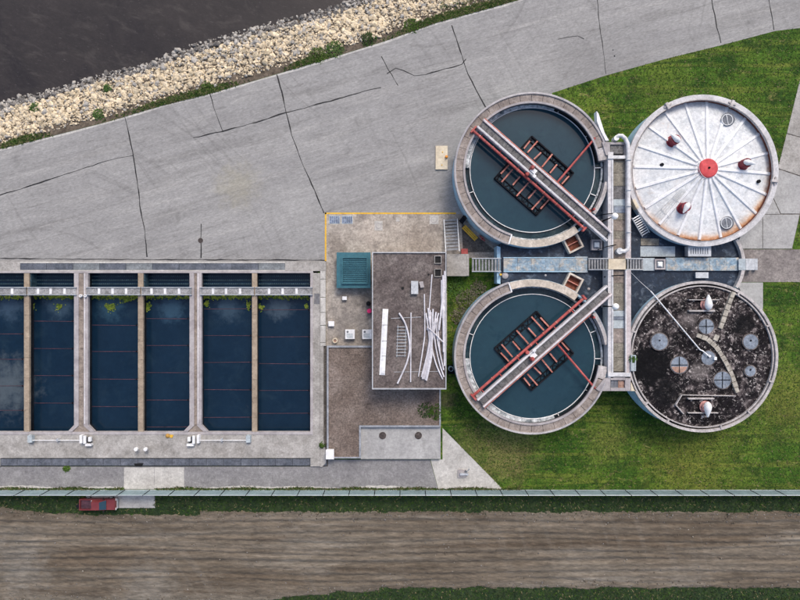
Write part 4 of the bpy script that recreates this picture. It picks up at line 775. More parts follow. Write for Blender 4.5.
# --- dark digester
t = thing('dark_digester', 'round tank with blackened mottled cover and stepping stones', 'tank', DC, 0)
part('wall', 'blue_wall', t, lambda m: m.ring(DC, 73.4, 75.2, 0, TZ - .3, n=128), smooth=True)
part('rim', 'tank_rim', t, lambda m: m.ring(DC, 73.2, 75.8, TZ - .3, TZ + .1, n=128)); part('inner_rim', 'tank_rim', t, lambda m: m.ring(DC, 70.2, 71.4, TZ - .5, TZ - .02, n=128))
part('gutter', 'black', t, lambda m: m.ring(DC, 69, 73.3, TZ - .6, TZ - .5, n=96))
KZ, KT = TZ - .25, TZ + .1
mb = MB(); dome(mb, DC, 70.4, KZ, KT); build('cover', mb, 'dark_cover', t, smooth=True)
KZT = TZ + .02
for (x, y, r_, mt, cross) in ((659.5, 341.6, 8.2, 'hatch_blue', 0), (750.8, 341.8, 7.4, 'hatch_blue', 0), (750.4, 371, 5.2, 'hatch_blue', 0), (679.5, 365, 8.4, 'hatch_blue', 1), (722.6, 380, 8.4, 'hatch_blue', 1), (706.4, 326.4, 7.4, 'hatch_blue', 1), (708.4, 358, 7.0, 'hatch_blue', 2)):
    hh = part('hatch', mt, t, lambda m: m.disc((x, y), r_, KZ - .1, KZT + .09, 26))
    part('hatch_curb', 'old_curb', hh, lambda m: m.ring((x, y), r_ + .02, r_ + 1.0, KZ - .1, KZT + .05, n=26))
    if cross == 1: part('hatch_bar', 'dark_steel', hh, lambda m: (m.bar((x - r_ * .95, y), (x + r_ * .95, y), .7, KZT + .09, KZT + .13), m.bar((x, y - r_ * .95), (x, y + r_ * .95), .7, KZT + .091, KZT + .134)))
    else: part('hatch_handle', 'dark_steel', hh, lambda m: m.disc((x + .4, y - 1.2), .8, KZT + .09, KZT + .18, 8))
    if (x, y) == (679.5, 365): part('hatch_patch', 'hatch_orange', hh, lambda m: m.poly(arc((x, y), r_ - .4, 12, 168, 12), KZT + .09, KZT + .10))
    if cross == 2: part('hatch_valve', 'white_rib', hh, lambda m: (m.disc((x + 1.5, y - 2), 1.3, KZT + .09, KZT + .35, 10), m.rect(x + 6, y - 1, x + 8.5, y + 2, KZT, KZT + .35)))
stones = []
for (pl, n) in (([(734, 292), (727, 310), (722, 325), (715, 341)], 8), ([(697, 335), (707, 338.6), (717, 347.5), (725, 360), (732, 374), (738, 393)], 13)):
    seg = []; tot = 0
    for a_, b_ in zip(pl, pl[1:]): l = math.hypot(b_[0] - a_[0], b_[1] - a_[1]); seg.append((a_, b_, l)); tot += l
    for i in range(n):
        d0, d1 = tot * i / n, tot * (i + .9) / n; q = []
        for dd in (d0, d1):
            for a_, b_, l in seg:
                if dd <= l: q.append((a_[0] + (b_[0] - a_[0]) * dd / l, a_[1] + (b_[1] - a_[1]) * dd / l)); break
                dd -= l
        if len(q) == 2 and not (n == 8 and i == 6): part('stepping_stone', 'stepping_stone', t, lambda m: m.bar(q[0], q[1], 4.3 + random.uniform(-.5, .5), KZ - .05, KZT + random.uniform(.1, .14)))
for (x, y, az) in ((706.2, 304.4, math.pi / 2), (705.4, 406.6, -math.pi / 2)):
    cb = part('vent_curb', 'tank_rim', t, lambda m: (m.rect(x - 17, y + (5.6 if az > 0 else -8.6), x + 9, y + (7.2 if az > 0 else -7.2), KZ - .05, KZT + .24), m.rect(x - 17, y - (5 if az > 0 else -6), x + 13, y - (4.2 if az > 0 else -6.8), KZ - .05, KZT + .16)))
    hood(t, (x, y), az, 'salmon', KZT, .55, .40, 1.1)
part('old_curb', 'tank_rim', t, lambda m: (m.bar((682, 395), (676, 405), .9, KZ - .05, KZT + .1), m.bar((682, 395), (736, 396), .7, KZ - .05, KZT + .1), m.bar((676, 405), (684, 414), .8, KZ - .05, KZT + .1)))
for a in (20, 50, 75, 118, 140, 200, 300, 335): part('rim_clip', 'tank_rim', t, lambda m: m.bar((DC[0] + 71 * math.cos(R(a)), DC[1] + 71 * math.sin(R(a))), (DC[0] + 75.6 * math.cos(R(a)), DC[1] + 75.6 * math.sin(R(a))), 1.6, TZ - .3, TZ + .16))
pm = thing('gas_pipe', 'straight white pipe slanting over the dark tank to a hatch', 'pipe', (676, 322), TZ)
part('pipe', 'white_rib', pm, lambda m: m.ptube([(650.6, 291, TZ + .3), (699.8, 349.6, TZ + .3), (703, 351, TZ + .3), (708, 355.4, TZ + .42)], .075, 10), smooth=True)
for f in (.16, .46, .70, .93): part('coupling', 'galvanised', pm, lambda m: m.ptube([(650.6 + 49.2 * f, 291 + 58.6 * f, TZ + .3), (650.6 + 49.2 * (f + .012), 291 + 58.6 * (f + .012), TZ + .3)], .10, 10))
for f in (.12, .5, .9): part('pipe_support', 'dark_steel', pm, lambda m: m.disc((650.6 + 49.2 * f, 291 + 58.6 * f), .8, TZ - .1, TZ + .22, 8))
part('cable', 'galvanised', pm, lambda m: m.ptube([(631, 272.6, 3.95), (640, 281.6, 3.7), (650.6, 291, TZ + .32)], .025, 5))

# ------------------------------------------------------------------ membrane roof, walkways between the tanks
MZ = 2.1
def mem(poly, label):
    return solid('membrane_roof', 'membrane', label, 'roof', lambda m: m.poly(poly, 0, MZ))
rr = 77.6
mem([(500.6, 247.5)] + arc(UC, rr, 113, 12, 30) + [(608, 187), (608, 340)] + arc(LC, rr, -12, -113, 30) + [(500.6, 279)], 'dark navy membrane roof between the two clarifiers')
mem([(631.2, 200)] + arc(WC, 76, 158, 60, 30) + arc((700, 263.5), 42, -28, 28, 10) + arc(DC, 76, -60, -158, 30) + [(631.2, 330)], 'dark navy membrane roof between the white and dark tanks')
w1 = thing('walkway', 'flaking blue painted walkway between the two clarifiers', 'walkway', (545, 265), MZ)
for i in range(6): part('walk_slab', 'flaked_blue', w1, lambda m: m.rect(503.6 + i * 14, 258.2, 503.6 + i * 14 + 13.8, 271, MZ, MZ + .3 + .006 * (i % 2)))
part('end_pad', 'pale_plate', w1, lambda m: m.rect(575, 256.6, 587.6, 257.9, MZ, MZ + .32)); part('end_pad', 'pale_plate', w1, lambda m: m.rect(575, 271.2, 587.6, 272.4, MZ, MZ + .32))
part('edge_strip', 'blue_wall', w1, lambda m: (m.rect(503.6, 257.2, 574.8, 258.0, MZ, MZ + .36), m.rect(503.6, 271.2, 574.8, 272, MZ, MZ + .36)))
w2 = thing('walkway', 'flaking blue painted walkway between the white and dark tanks', 'walkway', (695, 265), MZ)
for i in range(5): part('walk_slab', 'flaked_blue', w2, lambda m: m.rect(666 + i * 14.6, 257.6, 666 + i * 14.6 + 14.4, 270.6, MZ, MZ + .3 + .006 * (i % 2)))
part('walk_slab', 'pale_plate', w2, lambda m: m.rect(643, 258, 654.5, 270.6, MZ, MZ + .31)); part('edge_strip', 'dark_steel', w2, lambda m: m.rect(643, 256.8, 738.6, 257.4, MZ, MZ + .33))
for (x, y, w_, l) in ((597, 244.8, 10.6, 'square white skylight between upper clarifier bridge and gallery'), (660.2, 264.2, 10.6, 'square white skylight set in the right blue walkway')):
    t = thing('skylight', l, 'skylight', (x, y), MZ, 'square skylights'); z0 = MZ
    part('curb', 'coping', t, lambda m: (m.rect(x - w_ / 2, y - w_ / 2, x + w_ / 2, y - w_ / 2 + 1.6, z0, z0 + .5), m.rect(x - w_ / 2, y + w_ / 2 - 1.6, x + w_ / 2, y + w_ / 2, z0, z0 + .5), m.rect(x - w_ / 2, y - w_ / 2 + 1.6, x - w_ / 2 + 1.6, y + w_ / 2 - 1.6, z0, z0 + .5), m.rect(x + w_ / 2 - 1.6, y - w_ / 2 + 1.6, x + w_ / 2, y + w_ / 2 - 1.6, z0, z0 + .5)))
    part('tray', 'hatch_blue', t, lambda m: m.rect(x - w_ / 2 + 1.65, y - w_ / 2 + 1.65, x + w_ / 2 - 1.65, y + w_ / 2 - 1.65, z0, z0 + .33))
    part('dome', 'lamp_glass', t, lambda m: (m.rect(x - 2.4, y - 2.4, x + 2.4, y + 2.4, z0 + .33, z0 + .55), m.rect(x - 1.6, y - 1.6, x + 1.6, y + 1.6, z0 + .55, z0 + .66)))
for (my, y0, l) in ((1, 243, 'tilted open concrete box with brown bed below the upper clarifier'), (-1, 283, 'tilted open concrete box with brown bed above the lower clarifier')):
    t = thing('weir_box', l, 'box', (573.6, y0), MZ, 'open concrete boxes'); c_ = (573.4, y0)
    ax, ay = (math.cos(R(-27 * my)), math.sin(R(-27 * my)))
    Qb = lambda a_, b_: (c_[0] + ax * a_ - ay * b_, c_[1] + ay * a_ + ax * b_)
    for (p, q) in (((-8, -7.2), (8, -7.2)), ((-8, 7.2), (8, 7.2)), ((-7.2, -6.4), (-7.2, 6.4)), ((7.2, -6.4), (7.2, 6.4))): part('box_wall', 'ring_beige', t, lambda m: m.bar(Qb(*p), Qb(*q), 1.7, MZ, MZ + .75))
    part('bed', 'box_brown', t, lambda m: m.poly([Qb(-6.3, -6.3), Qb(6.3, -6.3), Qb(6.3, 6.3), Qb(-6.3, 6.3)], MZ, MZ + .12)); part('gate', 'faded_red', t, lambda m: m.bar(Qb(-6.2, 0), Qb(6.2, 0), .8, MZ + .12, MZ + .5))
t = thing('air_unit', 'light grey ventilation unit at the foot of the white tank', 'machine', (699.6, 251), MZ); part('body', 'coping', t, lambda m: m.rect(688.6, 246, 710.8, 256, MZ, MZ + .9)); part('lid', 'galvanised', t, lambda m: m.rect(688.2, 245.6, 711.2, 256.4, MZ + .9, MZ + .95)); part('grille', 'hatch_dark', t, lambda m: [m.rect(690.6 + i * 2.4, 248, 691.4 + i * 2.4, 254, MZ + .95, MZ + .97) for i in range(8)])
t = thing('low_box', 'small grey box on the membrane above the dark tank', 'box', (702, 275), MZ); part('body', 'hatch_blue', t, lambda m: m.rect(696, 272.6, 708.2, 277.8, MZ, MZ + .4)); part('lid', 'galvanised', t, lambda m: m.rect(695.7, 272.3, 708.5, 278.1, MZ + .4, MZ + .44))
t = thing('roof_pad', 'pale blue rubber pad left of the ventilation unit', 'mat', (657.6, 252), MZ); 
for i in range(3): part('pad_tile', 'pale_plate', t, lambda m: m.rect(640.4 + i * 11.6, 246.4, 640.4 + i * 11.6 + 11.5, 256.6, MZ, MZ + .06 + .004 * (i % 2)))
t = thing('brown_pad', 'olive brown board above the pale blue pad', 'board', (650, 241.6), MZ)
for i in range(3): part('plank', 'grating_olive', t, lambda m: m.rect(641 + i * 6, 238.6, 641 + i * 6 + 5.9, 245.4, MZ, MZ + .08 + .004 * (i % 2)))
cw = solid('curved_wall', 'tank_rim', 'curved parapet wall closing the membrane roof on the right', 'wall', lambda m: m.ring((700, 263.5), 42.2, 45.4, 0, MZ + .5, -33, 33, 160))
t = thing('entry_step', 'short pale steps leading from brown path to the walkway', 'steps', (752, 265))
for i in range(4): part('step', 'galvanised', t, lambda m: m.rect(745.8 + i * 3, 258.6, 748.7 + i * 3, 270, 0, 2.0 - i * .5))
part('deck_plate', 'pale_plate', t, lambda m: m.rect(738.7, 258.6, 745.6, 270, MZ + .5, MZ + .54))
# steel ladder at the white tank's edge
t = thing('access_ladder', 'aluminium stair ladder climbing onto the white tank cover', 'ladder', (640, 225), MZ)
LA, LB = (646, 234.5), (635.6, 216)
lz0, lz1 = MZ, TZ + .45
for s_ in (-1, 1): part('stile', 'galvanised', t, lambda m: m.ptube([(LA[0] + 3.6 * s_, LA[1] - 2.2 * s_, lz0 + .2), (LB[0] + 3.6 * s_, LB[1] - 2.2 * s_, lz1)], .07, 6))
for i in range(9): f = (i + .5) / 9; part('rung', 'white_paint', t, lambda m: m.bar((LA[0] + (LB[0] - LA[0]) * f - 3.5, LA[1] + (LB[1] - LA[1]) * f + 2.1), (LA[0] + (LB[0] - LA[0]) * f + 3.5, LA[1] + (LB[1] - LA[1]) * f - 2.1), 1.0, lz0 + .2 + (lz1 - lz0 - .2) * f - .05, lz0 + .2 + (lz1 - lz0 - .2) * f))
solid('gauge_box', 'beige_paint', 'small tan gauge box beside the access ladder', 'box', lambda m: (m.poly([(632.6, 200), (635, 199), (639.4, 207.4), (637, 209.2)], TZ - .6, TZ + .25), m.poly([(635.4, 206.6), (638, 205.4), (638.6, 206.6), (636.2, 207.9)], TZ + .25, TZ + .34)))

# ------------------------------------------------------------------ pipe gallery
GZ = 3.5
g = thing('pipe_gallery', 'long pale concrete gallery with grating roof between the tanks', 'gallery', (619, 268), 0)
part('core', 'dark_gravel', g, lambda m: m.rect(613.6, 146, 625.6, 391, 0, GZ - .12))
part('left_wall', 'rim_white', g, lambda m: (m.rect(608, 152, 613.4, 258.6, 0, GZ + .3), m.rect(608, 269.6, 613.4, 378, 0, GZ + .3)))
part('right_wall', 'pinkish_wall', g, lambda m: (m.rect(625.4, 269.6, 631, 378, 0, GZ + .3), m.rect(625.4, 152, 631, 258.6, 0, GZ + .1)))
part('wall_cap', 'old_white', g, lambda m: (m.rect(612.1, 160, 613.3, 258.4, GZ + .3, GZ + .42), m.rect(612.1, 269.8, 613.3, 376, GZ + .3, GZ + .42), m.rect(625.5, 269.8, 626.6, 376, GZ + .3, GZ + .42)))
def gr(y0, y1, mat, h=0.0): part('roof_panel', mat, g, lambda m: m.rect(613.6, y0 + .15, 625.3, y1 - .15, GZ - .12, GZ + h + random.uniform(0, .02)))
for y0, y1, mt in ((160.5, 173, 'grating_olive'), (173, 186, 'grating_olive'), (186, 199, 'grating'), (199, 206, 'pale_plate'), (206, 213, 'hatch_blue'), (213, 220, 'grating_olive'), (220, 231, 'brown_walk'), (231, 239, 'grating_olive'), (239, 258.4, 'brown_walk'), (269.8, 283, 'brown_walk'), (283, 297, 'grating_olive'), (297, 310.5, 'grating_olive'), (310.5, 316.5, 'pale_plate'), (316.5, 320, 'hatch_blue'), (320, 328.5, 'pale_plate'), (328.5, 343, 'ring_walk'), (343, 357.5, 'grating_olive'), (357.5, 371.5, 'grating_olive')): gr(y0, y1, mt)
part('crossing', 'beige_paint', g, lambda m: m.rect(608.4, 258.8, 625.8, 269.4, 0, GZ + .38))
for (y0, y1) in ((155.4, 158.6), (372.6, 376.6)): part('cross_beam', 'old_white', g, lambda m: m.rect(608.2, y0, 630.6, y1, GZ + .3, GZ + .46))
# end boxes
part('end_box', 'coping', g, lambda m: (m.poly([(602, 142), (610, 142), (610, 155.2), (606, 155.2)], 0, GZ + .25), m.rect(610.2, 142, 624.4, 144.4, 0, GZ + .3), m.rect(624.6, 142, 628.4, 155.2, 0, GZ + .3)))
part('end_hatch', 'grating', g, lambda m: m.rect(610.4, 144.6, 624.2, 153.6, GZ - .3, GZ + .1))
part('end_box', 'coping', g, lambda m: (m.poly([(604, 379), (610.4, 377), (610.4, 391), (598.6, 391), (596, 389)], 0, GZ + .25), m.rect(610.6, 377, 625, 380, 0, GZ + .3), m.rect(610.6, 388, 625, 391, 0, GZ + .3), m.rect(625.2, 377, 630.6, 391, 0, GZ + .3)))
part('end_hatch', 'hatch_dark', g, lambda m: m.rect(610.6, 380.2, 618, 387.8, GZ - .3, GZ + .08)); part('end_hatch', 'hatch_orange', g, lambda m: m.rect(618.2, 380.2, 625, 387.8, GZ - .3, GZ + .02)); part('gusset', 'beige_paint', g, lambda m: m.poly([(631, 378), (633, 384), (636, 391), (631, 391)], TZ - .4, TZ + .1))
# white overhead pipe with elbows
pp = thing('overhead_pipe', 'fat white pipe running along the gallery roof beside the white tank', 'pipe', (628, 195), GZ)
part('pipe_run', 'old_white', pp, lambda m: m.ptube([(616.4, 137.2, GZ + .35), (619, 135.6, GZ + .5), (622, 135.8, GZ + .6), (625, 138.4, GZ + .62), (627.6, 143.6, GZ + .62), (628.2, 150, GZ + .62), (628.2, 246, GZ + .62), (627.4, 249.6, GZ + .62), (624.6, 251.2, GZ + .62), (619.6, 251, GZ + .55)], .235, 14), smooth=True)
for y in (160, 190, 206, 232): part('flange', 'galvanised', pp, lambda m: m.ptube([(628.2, y, GZ + .62), (628.2, y + .7, GZ + .62)], .34, 14))
part('valve', 'galvanised', pp, lambda m: (m.disc((616.6, 138), 2.6, GZ - .3, GZ + .55, 14), m.disc((620, 250.9), 3.2, GZ, GZ + .75, 16)))
for y in (170, 215, 240): part('saddle', 'coping', pp, lambda m: m.rect(626.4, y, 630, y + 1.4, GZ + .1, GZ + .4))
for (bx, by, tx, ty, l) in ((602.6, 218.6, 614.8, 216.2, 'globe lamp on a leaning-looking pole beside the upper clarifier bridge'), (602.4, 307, 615.6, 306.6, 'globe lamp on a pole beside the lower clarifier bridge')):
    t = thing('globe_lamp', l.replace('leaning-looking ', ''), 'lamp', (bx, by), MZ, 'globe lamps'); zt = 6.1; X, Y = W(tx, ty, zt)
    part('pole', 'dark_steel', t, lambda m: m.tube([(X, Y, MZ), (X, Y, zt - .4)], [.08, .055], 10), smooth=True); part('globe', 'lamp_glass', t, lambda m: m.lathe((X, Y), [(.38 * math.sin(a), zt - .38 * math.cos(a)) for a in np.linspace(.3, 3.0, 12)], 20), smooth=True); part('fitter', 'dark_steel', t, lambda m: m.lathe((X, Y), [(.15, zt - .48), (.17, zt - .36)], 14)); part('base', 'coping', t, lambda m: m.lathe((X, Y), [(.22, MZ), (.2, MZ + .18)], 14))
for (a_, b_, l) in (((596, 216.4, MZ + .6), (613, 213.4, GZ + .5), 'upper'), ((598, 249.6, MZ + .5), (616, 244.8, GZ + .5), 'middle'), ((604, 277, MZ + .7), (624, 275.2, GZ + .5), 'lower')):
    solid('conduit', 'dark_steel', f'thin dark conduit crossing the gallery wall, {l} of three', 'conduit', lambda m: m.ptube([a_, ((a_[0] + b_[0]) / 2, (a_[1] + b_[1]) / 2 - .6, b_[2] + .1), b_], .06, 7))
solid('planter', 'pale_plate', 'pale planter box beside the gallery on the dark tank', 'planter', lambda m: (m.rect(631.2, 355.2, 632.2, 371, TZ - .2, TZ + .5), m.rect(635, 355.2, 636, 371, TZ - .2, TZ + .5), m.rect(632.2, 355.2, 635, 356.2, TZ - .2, TZ + .5), m.rect(632.2, 370, 635, 371, TZ - .2, TZ + .5), m.rect(632.2, 363, 635, 370, TZ - .2, TZ + .46)))

# ------------------------------------------------------------------ fence
FH = 1.9; FYP = 489.9
f = thing('slatted_fence', 'long pale teal slatted fence between lane and dirt track', 'fence', (400, FYP))
fy = W(0, FYP)[1]; pw = 25 * S
def at(x): return (x - 400) * S
smesh = MB()
for i in range(int(pw / .105)):
    x0 = -pw / 2 + .06 + i * .105
    smesh.add([(x0, -.012, .06), (x0 + .085, -.012, .06), (x0 + .085, -.012, FH - .07), (x0, -.012, FH - .07), (x0, .012, .06), (x0 + .085, .012, .06), (x0 + .085, .012, FH - .07), (x0, .012, FH - .07)], [(0, 1, 2, 3), (5, 4, 7, 6), (3, 2, 6, 7), (0, 4, 5, 1)])
pmesh = MB(); pmesh.lathe((0, 0), [(.045, 0), (.045, FH + .06), (.02, FH + .1)], 10)
rmesh = MB(); rmesh.tube([(-pw / 2, 0, FH), (pw / 2, 0, FH)], .04, 8); rmesh2 = MB(); rmesh2.tube([(-pw / 2, 0, .05), (pw / 2, 0, .05)], .025, 6)
protos = {}
for nm, m_, mt in (('slat_panel', smesh, 'slat'), ('post', pmesh, 'dark_steel'), ('top_rail', rmesh, 'fence_steel'), ('bottom_rail', rmesh2, 'fence_steel')):
    me = bpy.data.meshes.new(nm); me.from_pydata(m_.v, [], m_.f); me.materials.append(MATS[mt]); me.update(); protos[nm] = me
for i in range(-4, 37):
    xc = at(i * 25 + 12.5)
    jog = -.0
    for nm, off in (('slat_panel', 0), ('post', -pw / 2), ('top_rail', 0), ('bottom_rail', 0)):
        o = bpy.data.objects.new(nm, protos[nm]); COL.objects.link(o); o.parent = f; o.location = (xc + off, -.03 if nm == 'slat_panel' else 0, 0)

# ------------------------------------------------------------------ pickup truck
t = thing('pickup_truck', 'red pickup truck parked on the slab outside the fence', 'truck', (101, 501), 0)
tx, ty = W(101.5, 501.8, 0); tl, tw = 4.4, 1.34
def X(u, v, z): return (tx + u, ty + v, z)
def tbox(m, u0, u1, v0, v1, z0, z1, tp=0.0):
    m.add([X(u0, v0, z0), X(u1, v0, z0), X(u1, v1, z0), X(u0, v1, z0), X(u0 + tp, v0 + tp * .5, z1), X(u1 - tp, v0 + tp * .5, z1), X(u1 - tp, v1 - tp * .5, z1), X(u0 + tp, v1 - tp * .5, z1)], [(3, 2, 1, 0), (4, 5, 6, 7), (0, 1, 5, 4), (1, 2, 6, 5), (2, 3, 7, 6), (3, 0, 4, 7)])
hw = tw / 2
def body(m):
    tbox(m, -2.2, 2.2, -hw, hw, .42, .75); tbox(m, .95, 2.2, -hw, hw, .75, .98, .06)
    tbox(m, -2.2, -.55, -hw, -hw + .1, .75, 1.05); tbox(m, -2.2, -.55, hw - .1, hw, .75, 1.05); tbox(m, -2.2, -2.1, -hw + .1, hw - .1, .75, 1.03); tbox(m, -.55, .95, -hw, hw, .75, 1.02)
part('body', 'truck_red', t, body)
part('cab', 'truck_red', t, lambda m: m.add([X(-.6, -hw + .04, 1.02), X(1.15, -hw + .04, 1.02), X(1.15, hw - .04, 1.02), X(-.6, hw - .04, 1.02), X(-.45, -hw + .18, 1.5), X(.45, -hw + .18, 1.5), X(.45, hw - .18, 1.5), X(-.45, hw - .18, 1.5)], [(4, 5, 6, 7), (0, 1, 5, 4), (1, 2, 6, 5), (2, 3, 7, 6), (3, 0, 4, 7)]))
part('windscreen', 'truck_glass', t, lambda m: m.add([X(1.13, -hw + .1, 1.06), X(1.13, hw - .1, 1.06), X(.5, hw - .22, 1.475), X(.5, -hw + .22, 1.475), X(1.16, -hw + .1, 1.07), X(1.16, hw - .1, 1.07), X(.53, hw - .22, 1.5), X(.53, -hw + .22, 1.5)], [(4, 5, 6, 7), (0, 1, 5, 4), (1, 2, 6, 5), (2, 3, 7, 6), (3, 0, 4, 7), (3, 2, 1, 0)]))
part('bed_liner', 'dull_red', t, lambda m: tbox(m, -2.09, -.62, -hw + .11, hw - .11, .75, .78)); part('bed_rail', 'white_paint', t, lambda m: tbox(m, -.66, -.58, -hw + .1, hw - .1, 1.0, 1.12))
for u in (-1.45, 1.4):
    for s_ in (-1, 1):
        wh = part('wheel', 'rubber', t, lambda m: m.tube([X(u, s_ * (hw - .18), .34), X(u, s_ * (hw + .01), .34)], .34, 18)); part('rim', 'galvanised', wh, lambda m: m.tube([X(u, s_ * (hw + .01), .34), X(u, s_ * (hw + .02), .34)], .19, 14))
part('bumper', 'galvanised', t, lambda m: tbox(m, 2.2, 2.3, -hw + .05, hw - .05, .4, .58)); part('bumper', 'dark_steel', t, lambda m: tbox(m, -2.32, -2.2, -hw + .05, hw - .05, .42, .58))
for s_ in (-1, 1): part('headlight', 'lamp_glass', t, lambda m: tbox(m, 2.19, 2.23, s_ * .58 - .14, s_ * .58 + .14, .66, .82)); part('mirror', 'rubber', t, lambda m: tbox(m, .82, .95, s_ * (hw + .1) - .09, s_ * (hw + .1) + .09, 1.08, 1.22))
t = thing('trailer_tongue', 'dark flat cart standing behind the red pickup truck', 'cart', (79, 504)); part('bed', 'dark_steel', t, lambda m: m.poly([(75.5, 506.5), (81.5, 500), (84, 502), (78.5, 508)], .35, .5)); part('wheel', 'rubber', t, lambda m: m.ptube([(78, 505.6, .25), (79.5, 507, .25)], .25, 14)); part('axle', 'galvanised', t, lambda m: m.ptube([(79, 504.4, .25), (82.6, 501.4, .38)], .05, 8))

# ------------------------------------------------------------------ stones of the bank
phi = (1 + 5 ** .5) / 2
ICO = np.array([(-1, phi, 0), (1, phi, 0), (-1, -phi, 0), (1, -phi, 0), (0, -1, phi), (0, 1, phi), (0, -1, -phi), (0, 1, -phi), (phi, 0, -1), (phi, 0, 1), (-phi, 0, -1), (-phi, 0, 1)]) / math.hypot(1, phi)
ICF = np.array([(0, 11, 5), (0, 5, 1), (0, 1, 7), (0, 7, 10), (0, 10, 11), (1, 5, 9), (5, 11, 4), (11, 10, 2), (10, 7, 6), (7, 1, 8), (3, 9, 4), (3, 4, 2), (3, 2, 6), (3, 6, 8), (3, 8, 9), (4, 9, 5), (2, 4, 11), (6, 2, 10), (8, 6, 7), (9, 8, 1)])
def stone(c, r):
    v = ICO * rng.uniform(.75, 1.2, (12, 1)) * np.array([rng.uniform(.8, 1.3), rng.uniform(.7, 1.1), rng.uniform(.5, .8)]) * r
    a = rng.uniform(0, 6.28); ca, sa = math.cos(a), math.sin(a); v = v @ np.array([[ca, sa, 0], [-sa, ca, 0], [0, 0, 1]]); return v + np.array(c)
spots = []
for _ in range(23000):
    x = random.uniform(-180, 680); ye, yw = interp(EDGE, x), interp(WATER, x); ft = random.uniform(-.09, .88)
    if ft < 0 and random.random() < .45: continue
    if ft > .78 and random.random() < .6: continue
    py = yw + (ye - yw) * ft; z = ZW + (0 - ZW) * max(ft, -.1) ** 1.0 if ft > 0 else ZW - .1
    z += random.uniform(0, .22); X_, Y_ = W(x, py, z); r = random.uniform(.08, .20) if random.random() < .88 else random.uniform(.20, .36)
    if ft > .75: r *= .8
    inview = -8 < x < 500 and py > -8
    if ft < .10: mi = random.choice([2, 2, 3, 3, 3, 2])
    elif ft < .22 - .10 * math.sin(x * .02): mi = random.choice([2, 2, 0, 0, 1])
    else: mi = random.choice([0, 0, 0, 1, 1, 0, 2])
    spots.append((r, X_, Y_, z, mi, inview))
SM = ['stone_cream', 'stone_tan', 'stone_grey', 'stone_dark']
order = sorted([i for i, s_ in enumerate(spots) if s_[5]], key=lambda i: -spots[i][0])[:300]; big = set(order)
tmpl = {}
for mi in range(4):
    for q in range(3):
        me = bpy.data.meshes.new('bank_stone'); me.from_pydata(stone((0, 0, 0), 1.0).tolist(), [], ICF.tolist()); me.materials.append(MATS[SM[mi]]); me.update(); tmpl[mi, q] = me
LB_ = ['cream quarry stone among the largest on the river bank', 'tan quarry stone among the largest on the river bank', 'grey quarry stone among the largest on the river bank', 'dark wet quarry stone among the largest at the water']
for i in order:
    r, X_, Y_, z, mi, _ = spots[i]; r *= 1.12
    o = bpy.data.objects.new('bank_stone', tmpl[mi, random.randrange(3)]); o.location = (X_, Y_, z + .08); o.scale = (r, r * random.uniform(.8, 1.1), r); o.rotation_euler = (0, 0, random.random() * 6.28); COL.objects.link(o)
    tag(o, LB_[mi], 'stone', f'largest {["cream", "tan", "grey", "dark"][mi]} stones of the bank')
V, Fc, MI = [], [], []; nV = 0
for i, (r, X_, Y_, z, mi, _) in enumerate(spots):
    if i in big: continue
    V.append(stone((X_, Y_, z), r)); Fc.append(ICF + nV); MI += [mi] * 20; nV += 12
me = bpy.data.meshes.new('bank_rubble'); me.from_pydata(np.concatenate(V).tolist(), [], np.concatenate(Fc).tolist())
for s_ in SM: me.materials.append(MATS[s_])
me.polygons.foreach_set('material_index', MI); me.update()
o = bpy.data.objects.new('bank_rubble', me); COL.objects.link(o); tag(o, 'cream and grey quarry stones covering the river bank', 'stones', None, 'stuff')

# ------------------------------------------------------------------ grass and plants
NOT_GRASS = [yard, [(326, 200), (447, 200), (447, 460), (326, 460)], [(438, 425), (443, 428), (503, 490), (430, 490)], [(-400, 255), (326, 255), (326, 489), (-400, 489)],
             [(738, 249), (1100, 249), (1100, 282), (738, 282)], [(738, 282), (763, 282), (763, 312), (738, 312)], [(900, -200), (799, 84), (787, 133), (768, 205), (738, 225), (738, 249), (792, 249), (800, 215), (838, 84), (960, -200)],
             [(447, 215), (500, 215), (500, 277), (447, 277)], [(500, 230), (742, 230), (742, 300), (500, 300)], [(604, 140), (632, 140), (632, 392), (604, 392)], [(326, 459), (440, 459), (440, 489), (326, 489)]]
CIRC = [(UC, 77), (LC, 77), (WC, 75), (DC, 75)]
def blades(n, region, ok, pal, wts, hmin, hmax, name, label):
    V = np.zeros((n * 2, 3, 3)); MI = []; kx = 0
    x0, y0, x1, y1 = region
    while kx < n * 2:
        x, y = random.uniform(x0, x1), random.uniform(y0, y1)
        if not ok(x, y): continue
        X_, Y_ = W(x, y); mi = random.choices(range(len(pal)), wts)[0]
        for _ in range(2):
            a = random.random() * 6.28; h = random.uniform(hmin, hmax); wd = random.uniform(.03, .07); ln = h * random.uniform(.8, 2.0)
            ca, sa = math.cos(a), math.sin(a)
            V[kx] = ((X_ - sa * wd, Y_ + ca * wd, .0), (X_ + sa * wd, Y_ - ca * wd, .0), (X_ + ca * ln, Y_ + sa * ln, h)); MI.append(mi); kx += 1
            if kx >= n * 2: break
    me = bpy.data.meshes.new(name); N_ = n * 2; me.vertices.add(N_ * 3); me.vertices.foreach_set('co', V.reshape(-1)); me.loops.add(N_ * 3); me.loops.foreach_set('vertex_index', np.arange(N_ * 3, dtype=np.int32))
    me.polygons.add(N_); me.polygons.foreach_set('loop_start', np.arange(0, N_ * 3, 3, dtype=np.int32))
    for p in pal: me.materials.append(MATS[p])
    me.polygons.foreach_set('material_index', MI[:N_]); me.update(calc_edges=True)
    o = bpy.data.objects.new(name, me); COL.objects.link(o); return tag(o, label, 'grass', None, 'stuff')
def ok_lawn(x, y):
    for c, r in CIRC:
        if (x - c[0]) ** 2 + (y - c[1]) ** 2 < r * r: return False
    return not any(inpoly(x, y, p) for p in NOT_GRASS)
